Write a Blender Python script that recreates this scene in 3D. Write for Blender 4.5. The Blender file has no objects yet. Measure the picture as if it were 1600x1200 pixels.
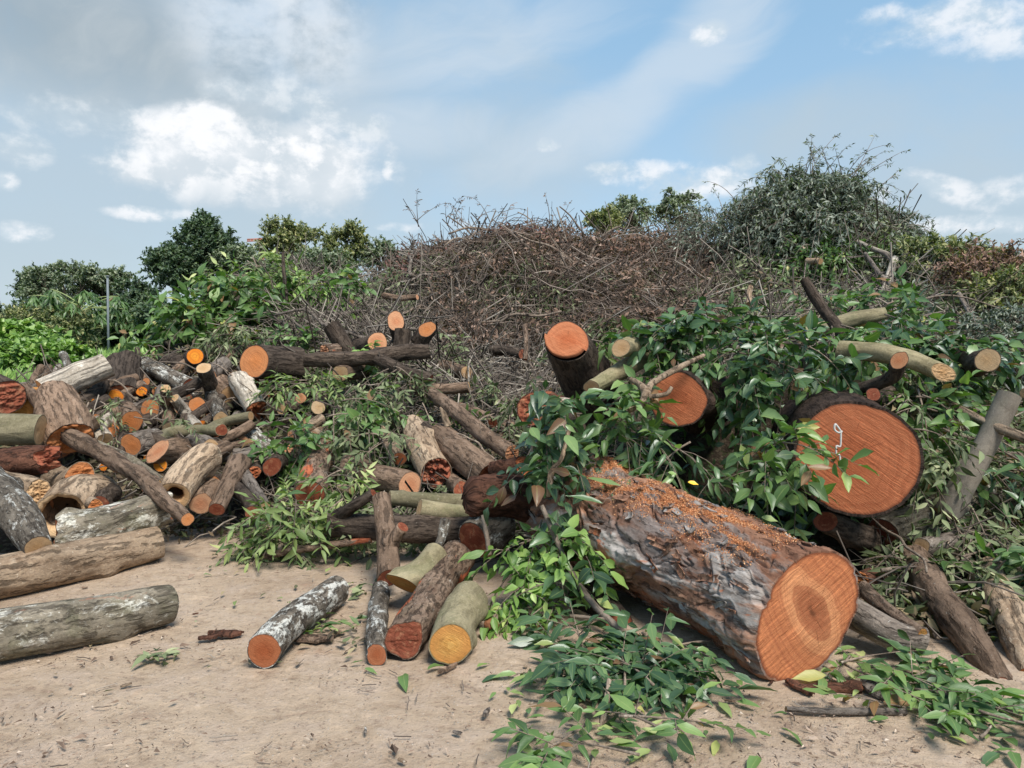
import bpy, math, random
import numpy as np
from mathutils import Vector
sc = bpy.context.scene
col = sc.collection
R = math.radians
# ---------------------------------------------------------------- camera
CAMZ, PITCH, FPX = 1.6, R(5.2), 1200.0
cam_d = bpy.data.cameras.new('camera'); cam = bpy.data.objects.new('camera', cam_d); col.objects.link(cam)
cam_d.sensor_width = 36.0; cam_d.lens = 36.0 * FPX / 1600.0
cam_d.clip_start = 0.05; cam_d.clip_end = 4000
cam.location = (0, 0, CAMZ); cam.rotation_euler = (R(90) - PITCH, 0, 0)
sc.camera = cam
# ---------------------------------------------------------------- light
SUN_EL, SUN_AZ = R(58), R(150)          # azimuth measured clockwise from +Y: behind and right of the camera
sun_d = bpy.data.lights.new('sun', 'SUN'); sun = bpy.data.objects.new('sun', sun_d); col.objects.link(sun)
sun_d.energy = 3.0; sun_d.angle = R(22); sun_d.color = (1.0, 0.96, 0.9)
sdir = Vector((math.sin(SUN_AZ) * math.cos(SUN_EL), math.cos(SUN_AZ) * math.cos(SUN_EL), math.sin(SUN_EL)))
sun.rotation_euler = (-sdir).to_track_quat('-Z', 'Y').to_euler()
sc.view_settings.view_transform = 'Standard'; sc.view_settings.look = 'None'
sc.view_settings.gamma = 1.0; sc.view_settings.exposure = 0.8
sc.render.engine = 'CYCLES'
sc.cycles.max_bounces = 6; sc.cycles.diffuse_bounces = 3; sc.cycles.glossy_bounces = 2
sc.cycles.transmission_bounces = 3; sc.cycles.transparent_max_bounces = 4
sc.cycles.use_denoising = True

# ---------------------------------------------------------------- node helpers
class NT:
    def __init__(s, tree): s.t = tree; s.n = tree.nodes; s.l = tree.links; s.n.clear()
    def node(s, typ, **kw):
        n = s.n.new(typ)
        for k, v in kw.items(): setattr(n, k, v)
        return n
    def put(s, sock, v):
        if v is None: return
        if hasattr(v, 'is_output'): s.l.new(v, sock)
        else:
            if isinstance(v, (tuple, list)) and len(v) == 3 and sock.type == 'RGBA': v = (*v, 1)
            sock.default_value = v
    def math(s, op, a, b=None, c=None, clamp=False):
        n = s.node('ShaderNodeMath', operation=op, use_clamp=clamp)
        s.put(n.inputs[0], a); s.put(n.inputs[1], b); s.put(n.inputs[2], c); return n.outputs[0]
    def vmath(s, op, a, b=None, out=0):
        n = s.node('ShaderNodeVectorMath', operation=op)
        s.put(n.inputs[0], a)
        if b is not None: s.put(n.inputs[1], b)
        return n.outputs[out]
    def xyz(s, v):
        n = s.node('ShaderNodeSeparateXYZ'); s.put(n.inputs[0], v); return n.outputs
    def comb(s, x, y, z):
        n = s.node('ShaderNodeCombineXYZ'); s.put(n.inputs[0], x); s.put(n.inputs[1], y); s.put(n.inputs[2], z); return n.outputs[0]
    def noise(s, v, scale, detail=4, rough=.55, dist=0.0, out=0):
        n = s.node('ShaderNodeTexNoise'); s.put(n.inputs['Vector'], v)
        s.put(n.inputs['Scale'], scale); s.put(n.inputs['Detail'], detail); s.put(n.inputs['Roughness'], rough); s.put(n.inputs['Distortion'], dist)
        return n.outputs[out]
    def voro(s, v, scale, feature='F1', out='Distance', rnd=1.0):
        n = s.node('ShaderNodeTexVoronoi', feature=feature); s.put(n.inputs['Vector'], v)
        s.put(n.inputs['Scale'], scale); s.put(n.inputs['Randomness'], rnd); return n.outputs[out]
    def ss(s, v, a, b, lo=0., hi=1.):
        n = s.node('ShaderNodeMapRange', interpolation_type='SMOOTHSTEP'); s.put(n.inputs[0], v)
        s.put(n.inputs[1], a); s.put(n.inputs[2], b); s.put(n.inputs[3], lo); s.put(n.inputs[4], hi); return n.outputs[0]
    def mix(s, f, a, b, mode='MIX'):
        n = s.node('ShaderNodeMix', data_type='RGBA', blend_type=mode)
        s.put(n.inputs[0], f); s.put(n.inputs[6], a); s.put(n.inputs[7], b); return n.outputs[2]
    def ramp(s, f, stops):
        n = s.node('ShaderNodeValToRGB'); s.put(n.inputs[0], f); cr = n.color_ramp
        while len(cr.elements) < len(stops): cr.elements.new(0.5)
        for e, (p, c) in zip(cr.elements, stops): e.position = p; e.color = (*c, 1)
        return n.outputs[0]
    def attr(s, name, out='Vector'):
        return s.node('ShaderNodeAttribute', attribute_name=name).outputs[out]
    def bump(s, h, strength=.5, dist=.01, nrm=None):
        n = s.node('ShaderNodeBump'); s.put(n.inputs['Strength'], strength); s.put(n.inputs['Distance'], dist); s.put(n.inputs['Height'], h)
        if nrm is not None: s.put(n.inputs['Normal'], nrm)
        return n.outputs[0]
    def out(s, base, rough=.8, nrm=None, spec=.3, trans=None):
        p = s.node('ShaderNodeBsdfPrincipled'); s.put(p.inputs['Base Color'], base); s.put(p.inputs['Roughness'], rough)
        s.put(p.inputs['Specular IOR Level'], spec); s.put(p.inputs['Normal'], nrm)
        o = s.node('ShaderNodeOutputMaterial')
        if trans:
            t = s.node('ShaderNodeBsdfTranslucent'); s.put(t.inputs[0], trans[1]); m = s.node('ShaderNodeMixShader')
            s.put(m.inputs[0], trans[0]); s.l.new(p.outputs[0], m.inputs[1]); s.l.new(t.outputs[0], m.inputs[2]); s.l.new(m.outputs[0], o.inputs[0])
        else: s.l.new(p.outputs[0], o.inputs[0])
def newmat(name):
    m = bpy.data.materials.new(name); m.use_nodes = True; return m, NT(m.node_tree)

# ---------------------------------------------------------------- world: sky with clouds
world = bpy.data.worlds.new('World'); sc.world = world; world.use_nodes = True
w = NT(world.node_tree)
cp, sp = math.cos(PITCH), math.sin(PITCH)
def azel(px, py):
    a, b = (px - 800) / FPX, (600 - py) / FPX
    d = Vector((a, cp + b * sp, -sp + b * cp)).normalized()
    return math.atan2(d.x, d.y), math.asin(d.z)
sky = w.node('ShaderNodeTexSky', sky_type='NISHITA'); sky.sun_disc = False
sky.sun_elevation = SUN_EL; sky.sun_rotation = SUN_AZ; sky.air_density = 1.0; sky.dust_density = 0.6; sky.ozone_density = 2.0
gen = w.node('ShaderNodeTexCoord').outputs['Generated']
dx, dy, dz = w.xyz(w.vmath('NORMALIZE', gen))[:3]
az = w.math('ARCTAN2', dx, dy); el = w.math('ARCSINE', dz)
pl = w.comb(az, w.math('MULTIPLY', el, 1.35), 0.0)
def ell(px, py, rx, ry, rot=0.0, coord=None):
    a0, e0 = azel(px, py); sx, sy = rx / FPX, ry / FPX
    u = w.math('SUBTRACT', az, a0); v = w.math('SUBTRACT', el, e0)
    if rot:
        c, s_ = math.cos(rot), math.sin(rot)
        u2 = w.math('ADD', w.math('MULTIPLY', u, c), w.math('MULTIPLY', v, s_))
        v = w.math('SUBTRACT', w.math('MULTIPLY', v, c), w.math('MULTIPLY', u, s_)); u = u2
    u = w.math('DIVIDE', u, sx); v = w.math('DIVIDE', v, sy)
    r2 = w.math('ADD', w.math('MULTIPLY', u, u), w.math('MULTIPLY', v, v))
    return w.math('SUBTRACT', 1.0, r2), v
def field(lst):
    f = None
    for e in lst:
        x = w.math('MAXIMUM', ell(*e)[0], -1.5)
        f = x if f is None else w.math('SMOOTH_MAX', f, x, .35)
    return f
def cloud(base, f, amp, soft, scale, colr, op, nz=None):
    n = nz if nz is not None else w.noise(pl, scale, 9, .6, .15)
    m = w.math('ADD', f, w.math('MULTIPLY', w.math('SUBTRACT', n, .5), amp))
    return w.mix(w.math('MULTIPLY', w.ss(m, 0.0, soft), op), base, colr), m
K = 1 / 0.1
def cc(r, g, b): return (r * K, g * K, b * K)
EX = 0.60
def cc(r, g, b): return (r * K * EX, g * K * EX, b * K * EX)
grad = w.ramp(w.math('DIVIDE', el, R(45)), [(0.0, (.48,.64,.77)), (.18, (.41,.60,.78)), (.42, (.32,.54,.76)), (.75, (.31,.50,.72)), (1.0, (.25,.42,.66))])
grad = w.mix(1.0, grad, (K * EX, K * EX, K * EX), 'MULTIPLY')
base = w.mix(.8, sky.outputs[0], grad)
wp = w.vmath('ADD', pl, w.vmath('MULTIPLY', w.vmath('SUBTRACT', w.noise(pl, 3.0, 4, .5, 0, 1), (.5, .5, .5)), (.35, .35, .35)))
wx_, wy_ = w.xyz(wp)[:2]
cn = w.noise(w.comb(w.math('ADD', wx_, w.math('MULTIPLY', wy_, 1.2)), w.math('ADD', w.math('MULTIPLY', wy_, 3.0), w.math('MULTIPLY', wx_, -1.5)), 3.0), 2.2, 8, .6, .3)
cn2 = w.noise(wp, 3.2, 8, .58, .2)
veil = field([(250, 230, 600, 300), (720, 250, 260, 120), (1480, 300, 260, 170), (1330, 200, 200, 70), (40, 380, 300, 120)])
vm = w.math('MULTIPLY', w.ss(w.math('ADD', veil, w.math('MULTIPLY', w.math('SUBTRACT', cn2, .5), 3.2)), -.6, 1.3), .72)
base = w.mix(vm, base, cc(.50, .59, .655))
streak = field([(1120, 50, 130, 55, R(38)), (1010, 150, 150, 45, R(42)), (880, 215, 200, 50, R(20)), (720, 60, 260, 70, R(12)), (640, 200, 160, 50)])
sm = w.math('MULTIPLY', w.ss(w.math('ADD', streak, w.math('MULTIPLY', w.math('SUBTRACT', cn, .5), 3.4)), -.4, 1.6), .6)
base = w.mix(sm, base, cc(.66, .74, .82))
nz1 = w.noise(pl, 11.0, 12, .62, .1); nz2 = w.noise(w.vmath('ADD', pl, (.012, -.03, 0)), 11.0, 8, .6, .1)
puff = w.voro(w.vmath('ADD', pl, w.vmath('MULTIPLY', w.noise(pl, 18, 4, .6, 0, 1), (.035, .035, .035))), 22, 'SMOOTH_F1')
nzp = w.math('SUBTRACT', w.math('ADD', nz1, .12), w.math('MULTIPLY', puff, .30))
lit = w.ss(w.math('SUBTRACT', nz1, nz2), -.07, .09)
lit2 = w.ss(puff, .55, .1)
soft1 = w.noise(wp, 3.4, 8, .58)
bank, mk = ell(120, 30, 440, 150, R(-6)); bank2, bv = ell(450, 30, 150, 120)
bf = w.math('SMOOTH_MAX', bank, bank2, .4)
bcol = w.mix(w.ss(soft1, .36, .62), cc(.31, .375, .42), cc(.54, .60, .64))
bcol = w.mix(w.math('MULTIPLY', w.ss(bank2, -.6, .7), w.ss(nz1, .30, .58)), bcol, cc(.84, .87, .90))
base, _m = cloud(base, bf, 2.0, 1.2, 4, bcol, .92, soft1)
cum = field([(400, 262, 215, 76), (300, 222, 85, 56), (500, 262, 92, 72), (330, 195, 60, 34), (250, 268, 80, 36), (450, 225, 60, 40)])
ccol = w.mix(lit, cc(.66, .73, .79), cc(.97, .98, 1.0)); ccol = w.mix(w.math('MULTIPLY', lit2, .5), ccol, cc(.93, .95, .98))
ecl, ev = ell(390, 250, 190, 85)
ccol = w.mix(w.ss(w.math('ADD', ev, w.math('MULTIPLY', w.math('SUBTRACT', soft1, .5), 3)), .1, -1.1), ccol, cc(.52, .62, .70))
upr = field([(480, 165, 100, 34, R(-20)), (390, 140, 70, 24), (560, 200, 50, 26), (200, 260, 70, 30), (30, 235, 50, 26), (120, 180, 120, 30)])
base, _m = cloud(base, upr, 4.2, 1.2, 9, w.mix(lit, cc(.56, .66, .74), cc(.80, .85, .89)), .75, nz1)
base, _m = cloud(base, cum, 2.1, .8, 9, ccol, .97, nzp)
cum2 = field([(1020, 268, 110, 22), (1075, 285, 90, 38), (1160, 252, 28, 18), (960, 262, 50, 12), (1130, 285, 50, 26), (860, 225, 26, 12), (640, 355, 50, 12), (720, 352, 36, 10), (240, 335, 60, 12), (40, 362, 40, 16), (5, 285, 20, 16), (605, 265, 10, 20)])
ccol2 = w.mix(lit, cc(.62, .72, .80), cc(.92, .94, .97))
base, _m = cloud(base, cum2, 4.2, 1.3, 9, ccol2, .9, nzp)
cum3 = field([(1500, 30, 160, 34), (1590, 55, 110, 34), (1380, 25, 50, 18), (1490, 300, 80, 18, R(-25)), (1590, 300, 50, 24), (1540, 350, 110, 16), (1440, 395, 100, 12), (1375, 305, 16, 18), (1110, 50, 34, 18, R(20))])
base, _m = cloud(base, cum3, 3.8, 1.3, 9, ccol2, .8, nz1)
bg = w.node('ShaderNodeBackground'); w.put(bg.inputs[0], base); w.put(bg.inputs[1], 0.1)
w.l.new(bg.outputs[0], w.node('ShaderNodeOutputWorld').inputs[0])

# ---------------------------------------------------------------- numeric helpers
rng = np.random.default_rng(11)
def _hash(ix, iy, iz):
    h = (ix * 374761393 + iy * 668265263 + iz * 2147483647 + 12345) & 0xffffffff
    h = ((h ^ (h >> 13)) * 1274126177) & 0xffffffff
    h = h ^ (h >> 16)
    return (h & 0xffff) / 65535.0
def vnoise(p):
    p = np.asarray(p, float); i = np.floor(p).astype(np.int64); f = p - i; f = f * f * (3 - 2 * f)
    r = 0
    for a in (0, 1):
        wx = f[..., 0] if a else 1 - f[..., 0]
        for b in (0, 1):
            wy = f[..., 1] if b else 1 - f[..., 1]
            for c in (0, 1):
                wz = f[..., 2] if c else 1 - f[..., 2]
                r = r + wx * wy * wz * _hash(i[..., 0] + a, i[..., 1] + b, i[..., 2] + c)
    return r
def fbm(p, o=4, g=.5):
    a, s, t = 1.0, 0.0, 0.0
    for k in range(o): s = s + a * vnoise(np.asarray(p) * (2.03 ** k) + 17.3 * k); t += a; a *= g
    return s / t
def sstep(x, a, b):
    t = np.clip((x - a) / (b - a), 0, 1); return t * t * (3 - 2 * t)
def nrm(v):
    v = np.asarray(v, float); return v / np.maximum(np.linalg.norm(v, axis=-1, keepdims=True), 1e-9)
CAM = np.array([0, 0, CAMZ]); RT = np.array([1., 0, 0]); UP = np.array([0, sp, cp]); FW = np.array([0, cp, -sp])
def P(x, y, D):
    return CAM + D * (FW + (x - 800) / FPX * RT + (600 - y) / FPX * UP)
# heap heights by bearing (column of the photograph) and distance: one height field for all the debris
_prof = {
 -500: [(5.2,0),(6.2,.5),(7.2,.8),(8.4,.8),(9.6,.35),(11,0)],
 0:   [(5.0,0),(5.8,.45),(6.8,.75),(8.0,.85),(9.2,.4),(10.5,0)],
 100: [(5.2,0),(6.0,.45),(7.0,.85),(8.2,1.0),(9.4,.5),(11,0)],
 200: [(5.5,0),(6.3,.4),(7.5,.85),(8.5,1.05),(9.8,.8),(12,.2),(14,0)],
 300: [(5.6,0),(6.5,.4),(8,.95),(9.2,1.25),(10.6,1.7),(12,1.5),(15,0)],
 400: [(5.7,0),(7,.5),(8.5,1.0),(10,1.55),(11.2,2.0),(13,1.9),(16,0)],
 500: [(5.6,0),(7,.5),(8.5,1.05),(10,1.45),(11.5,1.95),(13,2.1),(17,0)],
 600: [(5.2,0),(6.5,.4),(8.5,.95),(10,1.35),(12,1.75),(13.5,2.0),(15,1.85),(19,0)],
 700: [(5.0,0),(6,.35),(8.5,.9),(10.3,1.15),(11.6,1.75),(12.6,2.15),(15,2.45),(20,0)],
 850: [(5.0,0),(5.8,.4),(8,.8),(10.4,1.05),(11.6,1.9),(12.6,2.4),(15.2,2.8),(20,0)],
 1000:[(4.8,0),(5.4,.5),(7,.85),(9,1.05),(10.6,1.3),(11.8,1.95),(13,2.2),(15,2.3),(20,0)],
 1100:[(4.8,0),(5.9,.12),(6.4,.95),(9,1.2),(11,1.7),(13,2.1),(15,2.1),(20,0)],
 1200:[(4.7,0),(5.8,.12),(6.3,1.15),(9,1.35),(11,2.0),(12.5,2.9),(14,3.0),(19,0)],
 1350:[(4.6,0),(5.1,.4),(5.8,1.1),(8,1.4),(10,1.9),(12,2.9),(13,3.0),(18,0)],
 1450:[(4.0,0),(4.7,.25),(5.6,.8),(7,1.25),(9,1.5),(11,1.95),(13,1.9),(17,0)],
 1600:[(3.7,0),(4.6,.25),(5.6,.65),(7,1.05),(9,1.45),(11,1.65),(13,1.3),(16,0)],
 2200:[(3.9,0),(5,.3),(6,.6),(7,.9),(9,1.1),(11,1.0),(14,0)]}
_cols = np.array(sorted(_prof)); _D = np.arange(0, 30, .1)
_tab = np.array([np.interp(_D, [q[0] for q in _prof[c]], [q[1] for q in _prof[c]]) for c in _cols])
def H(x, y, lumps=True):
    x = np.asarray(x, float); y = np.asarray(y, float)
    u = np.clip(x / np.maximum(y, .5) * FPX + 800, _cols[0], _cols[-1] - 1); fi = np.interp(u, _cols, np.arange(len(_cols)))
    i = np.minimum(fi.astype(int), len(_cols) - 2); f = fi - i; f = f * f * (3 - 2 * f)
    d = np.clip(y, 0, 29.8) * 10; j = d.astype(int); g = d - j
    h = (_tab[i, j] * (1 - g) + _tab[i, j + 1] * g) * (1 - f) + (_tab[i + 1, j] * (1 - g) + _tab[i + 1, j + 1] * g) * f
    if lumps:
        n = fbm(np.stack([x * 1.6, y * 1.6, x * 0 + 3], -1), 3) - .5
        h = h + n * np.minimum(h, 1.0) * .45 + (fbm(np.stack([x * .9, y * .9, x * 0 + 7], -1), 2) - .5) * np.clip(h - 1.2, 0, 1) * 1.5
    return h
def at_heap(u, D, lift=0.0):
    x = (u - 800) / FPX * D; return np.array([x, D, float(H(x, D)) + lift])
def topix(p, r=0.0):
    q = p - CAM; Dq = q @ FW; return (800 + (q @ RT) / Dq * FPX, 600 - (q @ UP) / Dq * FPX, r / Dq * FPX, Dq)
def hit(x, y, rpx=0.0, D0=2.2, D1=30.0, k=.8):
    D = np.arange(D0, D1, .02)
    p = CAM + D[:, None] * (FW + (x - 800) / FPX * RT + (600 - y) / FPX * UP)
    h = np.maximum(H(p[:, 0], p[:, 1]), 0.0) + k * rpx / FPX * D
    h0 = rpx / FPX * D * 1.0
    idx = np.nonzero(p[:, 2] <= np.maximum(h, h0))[0]
    return float(D[idx[0]]) if len(idx) else D1

# ---------------------------------------------------------------- object helpers
def mesh_obj(name, V, quads=None, tris=None, mat=None, attrs=None, smooth=True, parent=None, matidx=None, origin=None):
    V = np.asarray(V, np.float32).reshape(-1, 3)
    if parent is not None and origin is None: origin = np.array(parent['_o'])
    if origin is None: origin = np.array([V[:, 0].mean(), V[:, 1].mean(), V[:, 2].min()])
    me = bpy.data.meshes.new(name); me.vertices.add(len(V)); me.vertices.foreach_set('co', (V - np.asarray(origin, np.float32)).ravel())
    q = np.zeros((0, 4), np.int32) if quads is None else np.asarray(quads, np.int32).reshape(-1, 4)
    t = np.zeros((0, 3), np.int32) if tris is None else np.asarray(tris, np.int32).reshape(-1, 3)
    nl = len(q) * 4 + len(t) * 3
    me.loops.add(nl); me.loops.foreach_set('vertex_index', np.concatenate([q.ravel(), t.ravel()]))
    me.polygons.add(len(q) + len(t))
    st = np.concatenate([np.arange(len(q)) * 4, len(q) * 4 + np.arange(len(t)) * 3]).astype(np.int32)
    me.polygons.foreach_set('loop_start', st)
    try: me.polygons.foreach_set('loop_total', np.concatenate([np.full(len(q), 4), np.full(len(t), 3)]).astype(np.int32))
    except Exception: pass
    me.polygons.foreach_set('use_smooth', np.full(len(q) + len(t), smooth))
    for k, a in (attrs or {}).items():
        a = np.asarray(a, np.float32)
        if a.ndim == 1: A = me.attributes.new(k, 'FLOAT', 'POINT'); A.data.foreach_set('value', a)
        else: A = me.attributes.new(k, 'FLOAT_VECTOR', 'POINT'); A.data.foreach_set('vector', a.ravel())
    if mat: me.materials.append(mat)
    me.update(calc_edges=True)
    o = bpy.data.objects.new(name, me); col.objects.link(o)
    if parent is not None: o.parent = parent
    else: o.location = tuple(float(v) for v in origin)
    return o
_origins = []
def thing(name, loc, label, cat, group=None):
    o = bpy.data.objects.new(name, None); col.objects.link(o); o.location = tuple(float(v) for v in loc)
    o.empty_display_size = .1
    o['_o'] = [float(v) for v in loc]; _origins.append(o)
    return tag(o, label, cat, group)
def distinguish(objs, pts):
    # the outermost members of a bunch can be pointed at by their place in it
    if len(objs) < 3: 
        for o, w_ in zip(objs, ('upper', 'lower')) if len(objs) == 2 else ():
            o['label'] = (w_ if (pts[0][2] > pts[1][2]) == (o is objs[0]) else w_) + ' ' + o['label']
        if len(objs) == 2 and pts[0][2] < pts[1][2]: objs[0]['label'], objs[1]['label'] = objs[1]['label'], objs[0]['label']
        return
    left = list(range(len(objs)))
    for word, key in (('topmost', lambda i: -pts[i][2]), ('lowest', lambda i: pts[i][2]), ('leftmost', lambda i: pts[i][0] / pts[i][1]), ('rightmost', lambda i: -pts[i][0] / pts[i][1]), ('frontmost', lambda i: pts[i][1])):
        if len(left) < 2: break
        i = min(left, key=key); left.remove(i); objs[i]['label'] = ' '.join((word + ' ' + objs[i]['label']).split()[:16])
    for i in left: objs[i]['label'] = ' '.join(('inner ' + objs[i]['label']).split()[:16])
def by_place(objs, pts, places, levels=('low down', 'high up')):
    # several look-alikes: say between which landmarks each lies
    bins = {}
    for o, p in zip(objs, pts):
        u = topix(np.array(p))[0]; k = next((i for i, (lim, _) in enumerate(places) if u < lim), len(places) - 1); bins.setdefault(k, []).append((o, p))
    for k, m in bins.items():
        kz = 1 if levels[0] == 'nearer the camera' else 2; zs = sorted(p[kz] for o, p in m); med = zs[len(zs) // 2]
        for lv, sel in ((levels[0], [q for q in m if q[1][kz] < med]), (levels[1], [q for q in m if q[1][kz] >= med])):
            for o, p in sel: o['label'] = o['label'] + ' ' + places[k][1] + ', ' + lv
            distinguish([q[0] for q in sel], [q[1] for q in sel])
def tag(o, label=None, cat=None, group=None, kind=None):
    if label: o['label'] = label
    if cat: o['category'] = cat
    if group: o['group'] = group
    if kind: o['kind'] = kind
    return o

class Geo:
    def __init__(s): s.V = []; s.Q = []; s.T = []; s.A = {}; s.n = 0
    def add(s, V, Q=None, T=None, **A):
        V = np.asarray(V, float).reshape(-1, 3)
        if Q is not None and len(Q): s.Q.append(np.asarray(Q).reshape(-1, 4) + s.n)
        if T is not None and len(T): s.T.append(np.asarray(T).reshape(-1, 3) + s.n)
        for k, a in A.items(): s.A.setdefault(k, []).append(np.asarray(a, float))
        s.V.append(V); s.n += len(V)
    def build(s, name, mat, parent=None, smooth=True, origin=None):
        return mesh_obj(name, np.concatenate(s.V), np.concatenate(s.Q) if s.Q else None, np.concatenate(s.T) if s.T else None,
                        mat, {k: np.concatenate(v) for k, v in s.A.items()}, smooth, parent, origin=origin)
def grid_quads(n, m, wrap=True):
    a = np.arange(n - 1)[:, None] * m + np.arange(m if wrap else m - 1)[None, :]
    b = np.arange(n - 1)[:, None] * m + ((np.arange(m if wrap else m - 1) + 1) % m)[None, :]
    return np.stack([a, b, b + m, a + m], -1).reshape(-1, 4)
def catmull(pts, vals, n):
    pts = np.asarray(pts, float); vals = np.asarray(vals, float)
    if len(pts) == 2:
        t = np.linspace(0, 1, n)[:, None]; return pts[0] * (1 - t) + pts[1] * t, vals[0] * (1 - t[:, 0]) + vals[1] * t[:, 0]
    seg = np.linalg.norm(np.diff(pts, axis=0), axis=1); cs = np.concatenate([[0], np.cumsum(seg)])
    e = np.concatenate([[2 * pts[0] - pts[1]], pts, [2 * pts[-1] - pts[-2]]])
    s = np.linspace(0, cs[-1], n); i = np.clip(np.searchsorted(cs, s, 'right') - 1, 0, len(pts) - 2)
    t = ((s - cs[i]) / seg[i])[:, None]; p0, p1, p2, p3 = e[i], e[i + 1], e[i + 2], e[i + 3]
    c = .5 * ((2 * p1) + (-p0 + p2) * t + (2 * p0 - 5 * p1 + 4 * p2 - p3) * t ** 2 + (-p0 + 3 * p1 - 3 * p2 + p3) * t ** 3)
    return c, np.interp(s, cs, vals)
def frames(c):
    T = nrm(np.gradient(c, axis=0)); a = np.array([0, 0, 1.]) if abs(T[0, 2]) < .9 else np.array([1., 0, 0])
    N = np.zeros_like(T); n = nrm(a - T[0] * a.dot(T[0]))
    for i in range(len(T)):
        n = nrm(n - T[i] * n.dot(T[i])); N[i] = n
    return T, N, np.cross(T, N)
def simple_tube(g, c, r, seg=6, **A):
    T, N, B = frames(c); th = np.linspace(0, 2 * np.pi, seg, endpoint=False)
    V = c[:, None] + r[:, None, None] * (np.cos(th)[None, :, None] * N[:, None] + np.sin(th)[None, :, None] * B[:, None])
    n = len(c) * seg; V = np.concatenate([V.reshape(-1, 3), c[[0]] , c[[-1]]])
    k = np.arange(seg); t0 = np.stack([k * 0 + n, (k + 1) % seg, k], -1); o = (len(c) - 1) * seg; t1 = np.stack([k * 0 + n + 1, o + k, o + (k + 1) % seg], -1)
    g.add(V, grid_quads(len(c), seg), np.concatenate([t0, t1]), **{a: np.full(len(V), v) if np.ndim(v) == 0 else v for a, v in A.items()})
def tubes(g, Pn, seg=3, r=None, **A):
    """many thin tubes at once: Pn (N,K,3) paths, r (N,K) radii"""
    N, K, _ = Pn.shape; T = nrm(Pn[:, -1] - Pn[:, 0]); a = np.where(np.abs(T[:, 2:3]) < .9, [[0, 0, 1.]], [[1., 0, 0]])
    n = nrm(a - T * (a * T).sum(-1, keepdims=True)); b = np.cross(T, n); th = np.linspace(0, 2 * np.pi, seg, endpoint=False)
    ring = np.cos(th)[None, :, None] * n[:, None] + np.sin(th)[None, :, None] * b[:, None]
    V = Pn[:, :, None] + r[:, :, None, None] * ring[:, None]
    q = grid_quads(K, seg)[None] + (np.arange(N) * K * seg)[:, None, None]
    g.add(V.reshape(-1, 3), q.reshape(-1, 4), None, **{k: np.repeat(v, K * seg) for k, v in A.items()})
_st = np.array([0, .1, .3, .55, .8, 1.0]); _wd = np.array([.04, .42, .95, .9, .45, 0.0])
def leaves(g, Pp, D, U, L, W, curl, fold, rnd, hi=True):
    """N leaves with a midrib fold; attributes lc (per leaf) and lu (across the blade)"""
    N = len(Pp); X = nrm(D); Z = nrm(U - X * (U * X).sum(-1, keepdims=True)); Y = np.cross(Z, X)
    if hi: st, wd = _st, _wd
    else: st, wd = np.array([0, .45, 1.0]), np.array([.05, 1.0, 0.0])
    k = len(st); side = np.array([-1., 0, 1])
    t = np.repeat(st, 3)[None]; u = np.tile(side, k)[None]; wv = np.repeat(wd, 3)[None] * u
    L, W, curl, fold = [np.asarray(q)[:, None] for q in (L, W, curl, fold)]
    x = t * L * (1 - .25 * curl * curl * t); y = wv * W * .5; z = -curl * L * t ** 2 * .8 + fold * np.abs(y)
    if hi: z = z + .06 * W * np.sin(t * 14 + rnd[:, None] * 40 + u) * np.abs(u)
    V = Pp[:, None] + x[..., None] * X[:, None] + y[..., None] * Y[:, None] + z[..., None] * Z[:, None]
    q = []
    for i in range(k - 1):
        for s_ in (0, 1): q.append([i * 3 + s_, i * 3 + s_ + 1, i * 3 + s_ + 4, i * 3 + s_ + 3])
    q = np.array(q)[None] + (np.arange(N) * 3 * k)[:, None, None]
    g.add(V.reshape(-1, 3), q.reshape(-1, 4), None, lc=np.repeat(rnd, 3 * k), lu=np.tile(np.tile(side, k), N), lt=np.tile(np.repeat(st, 3), N))
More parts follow.
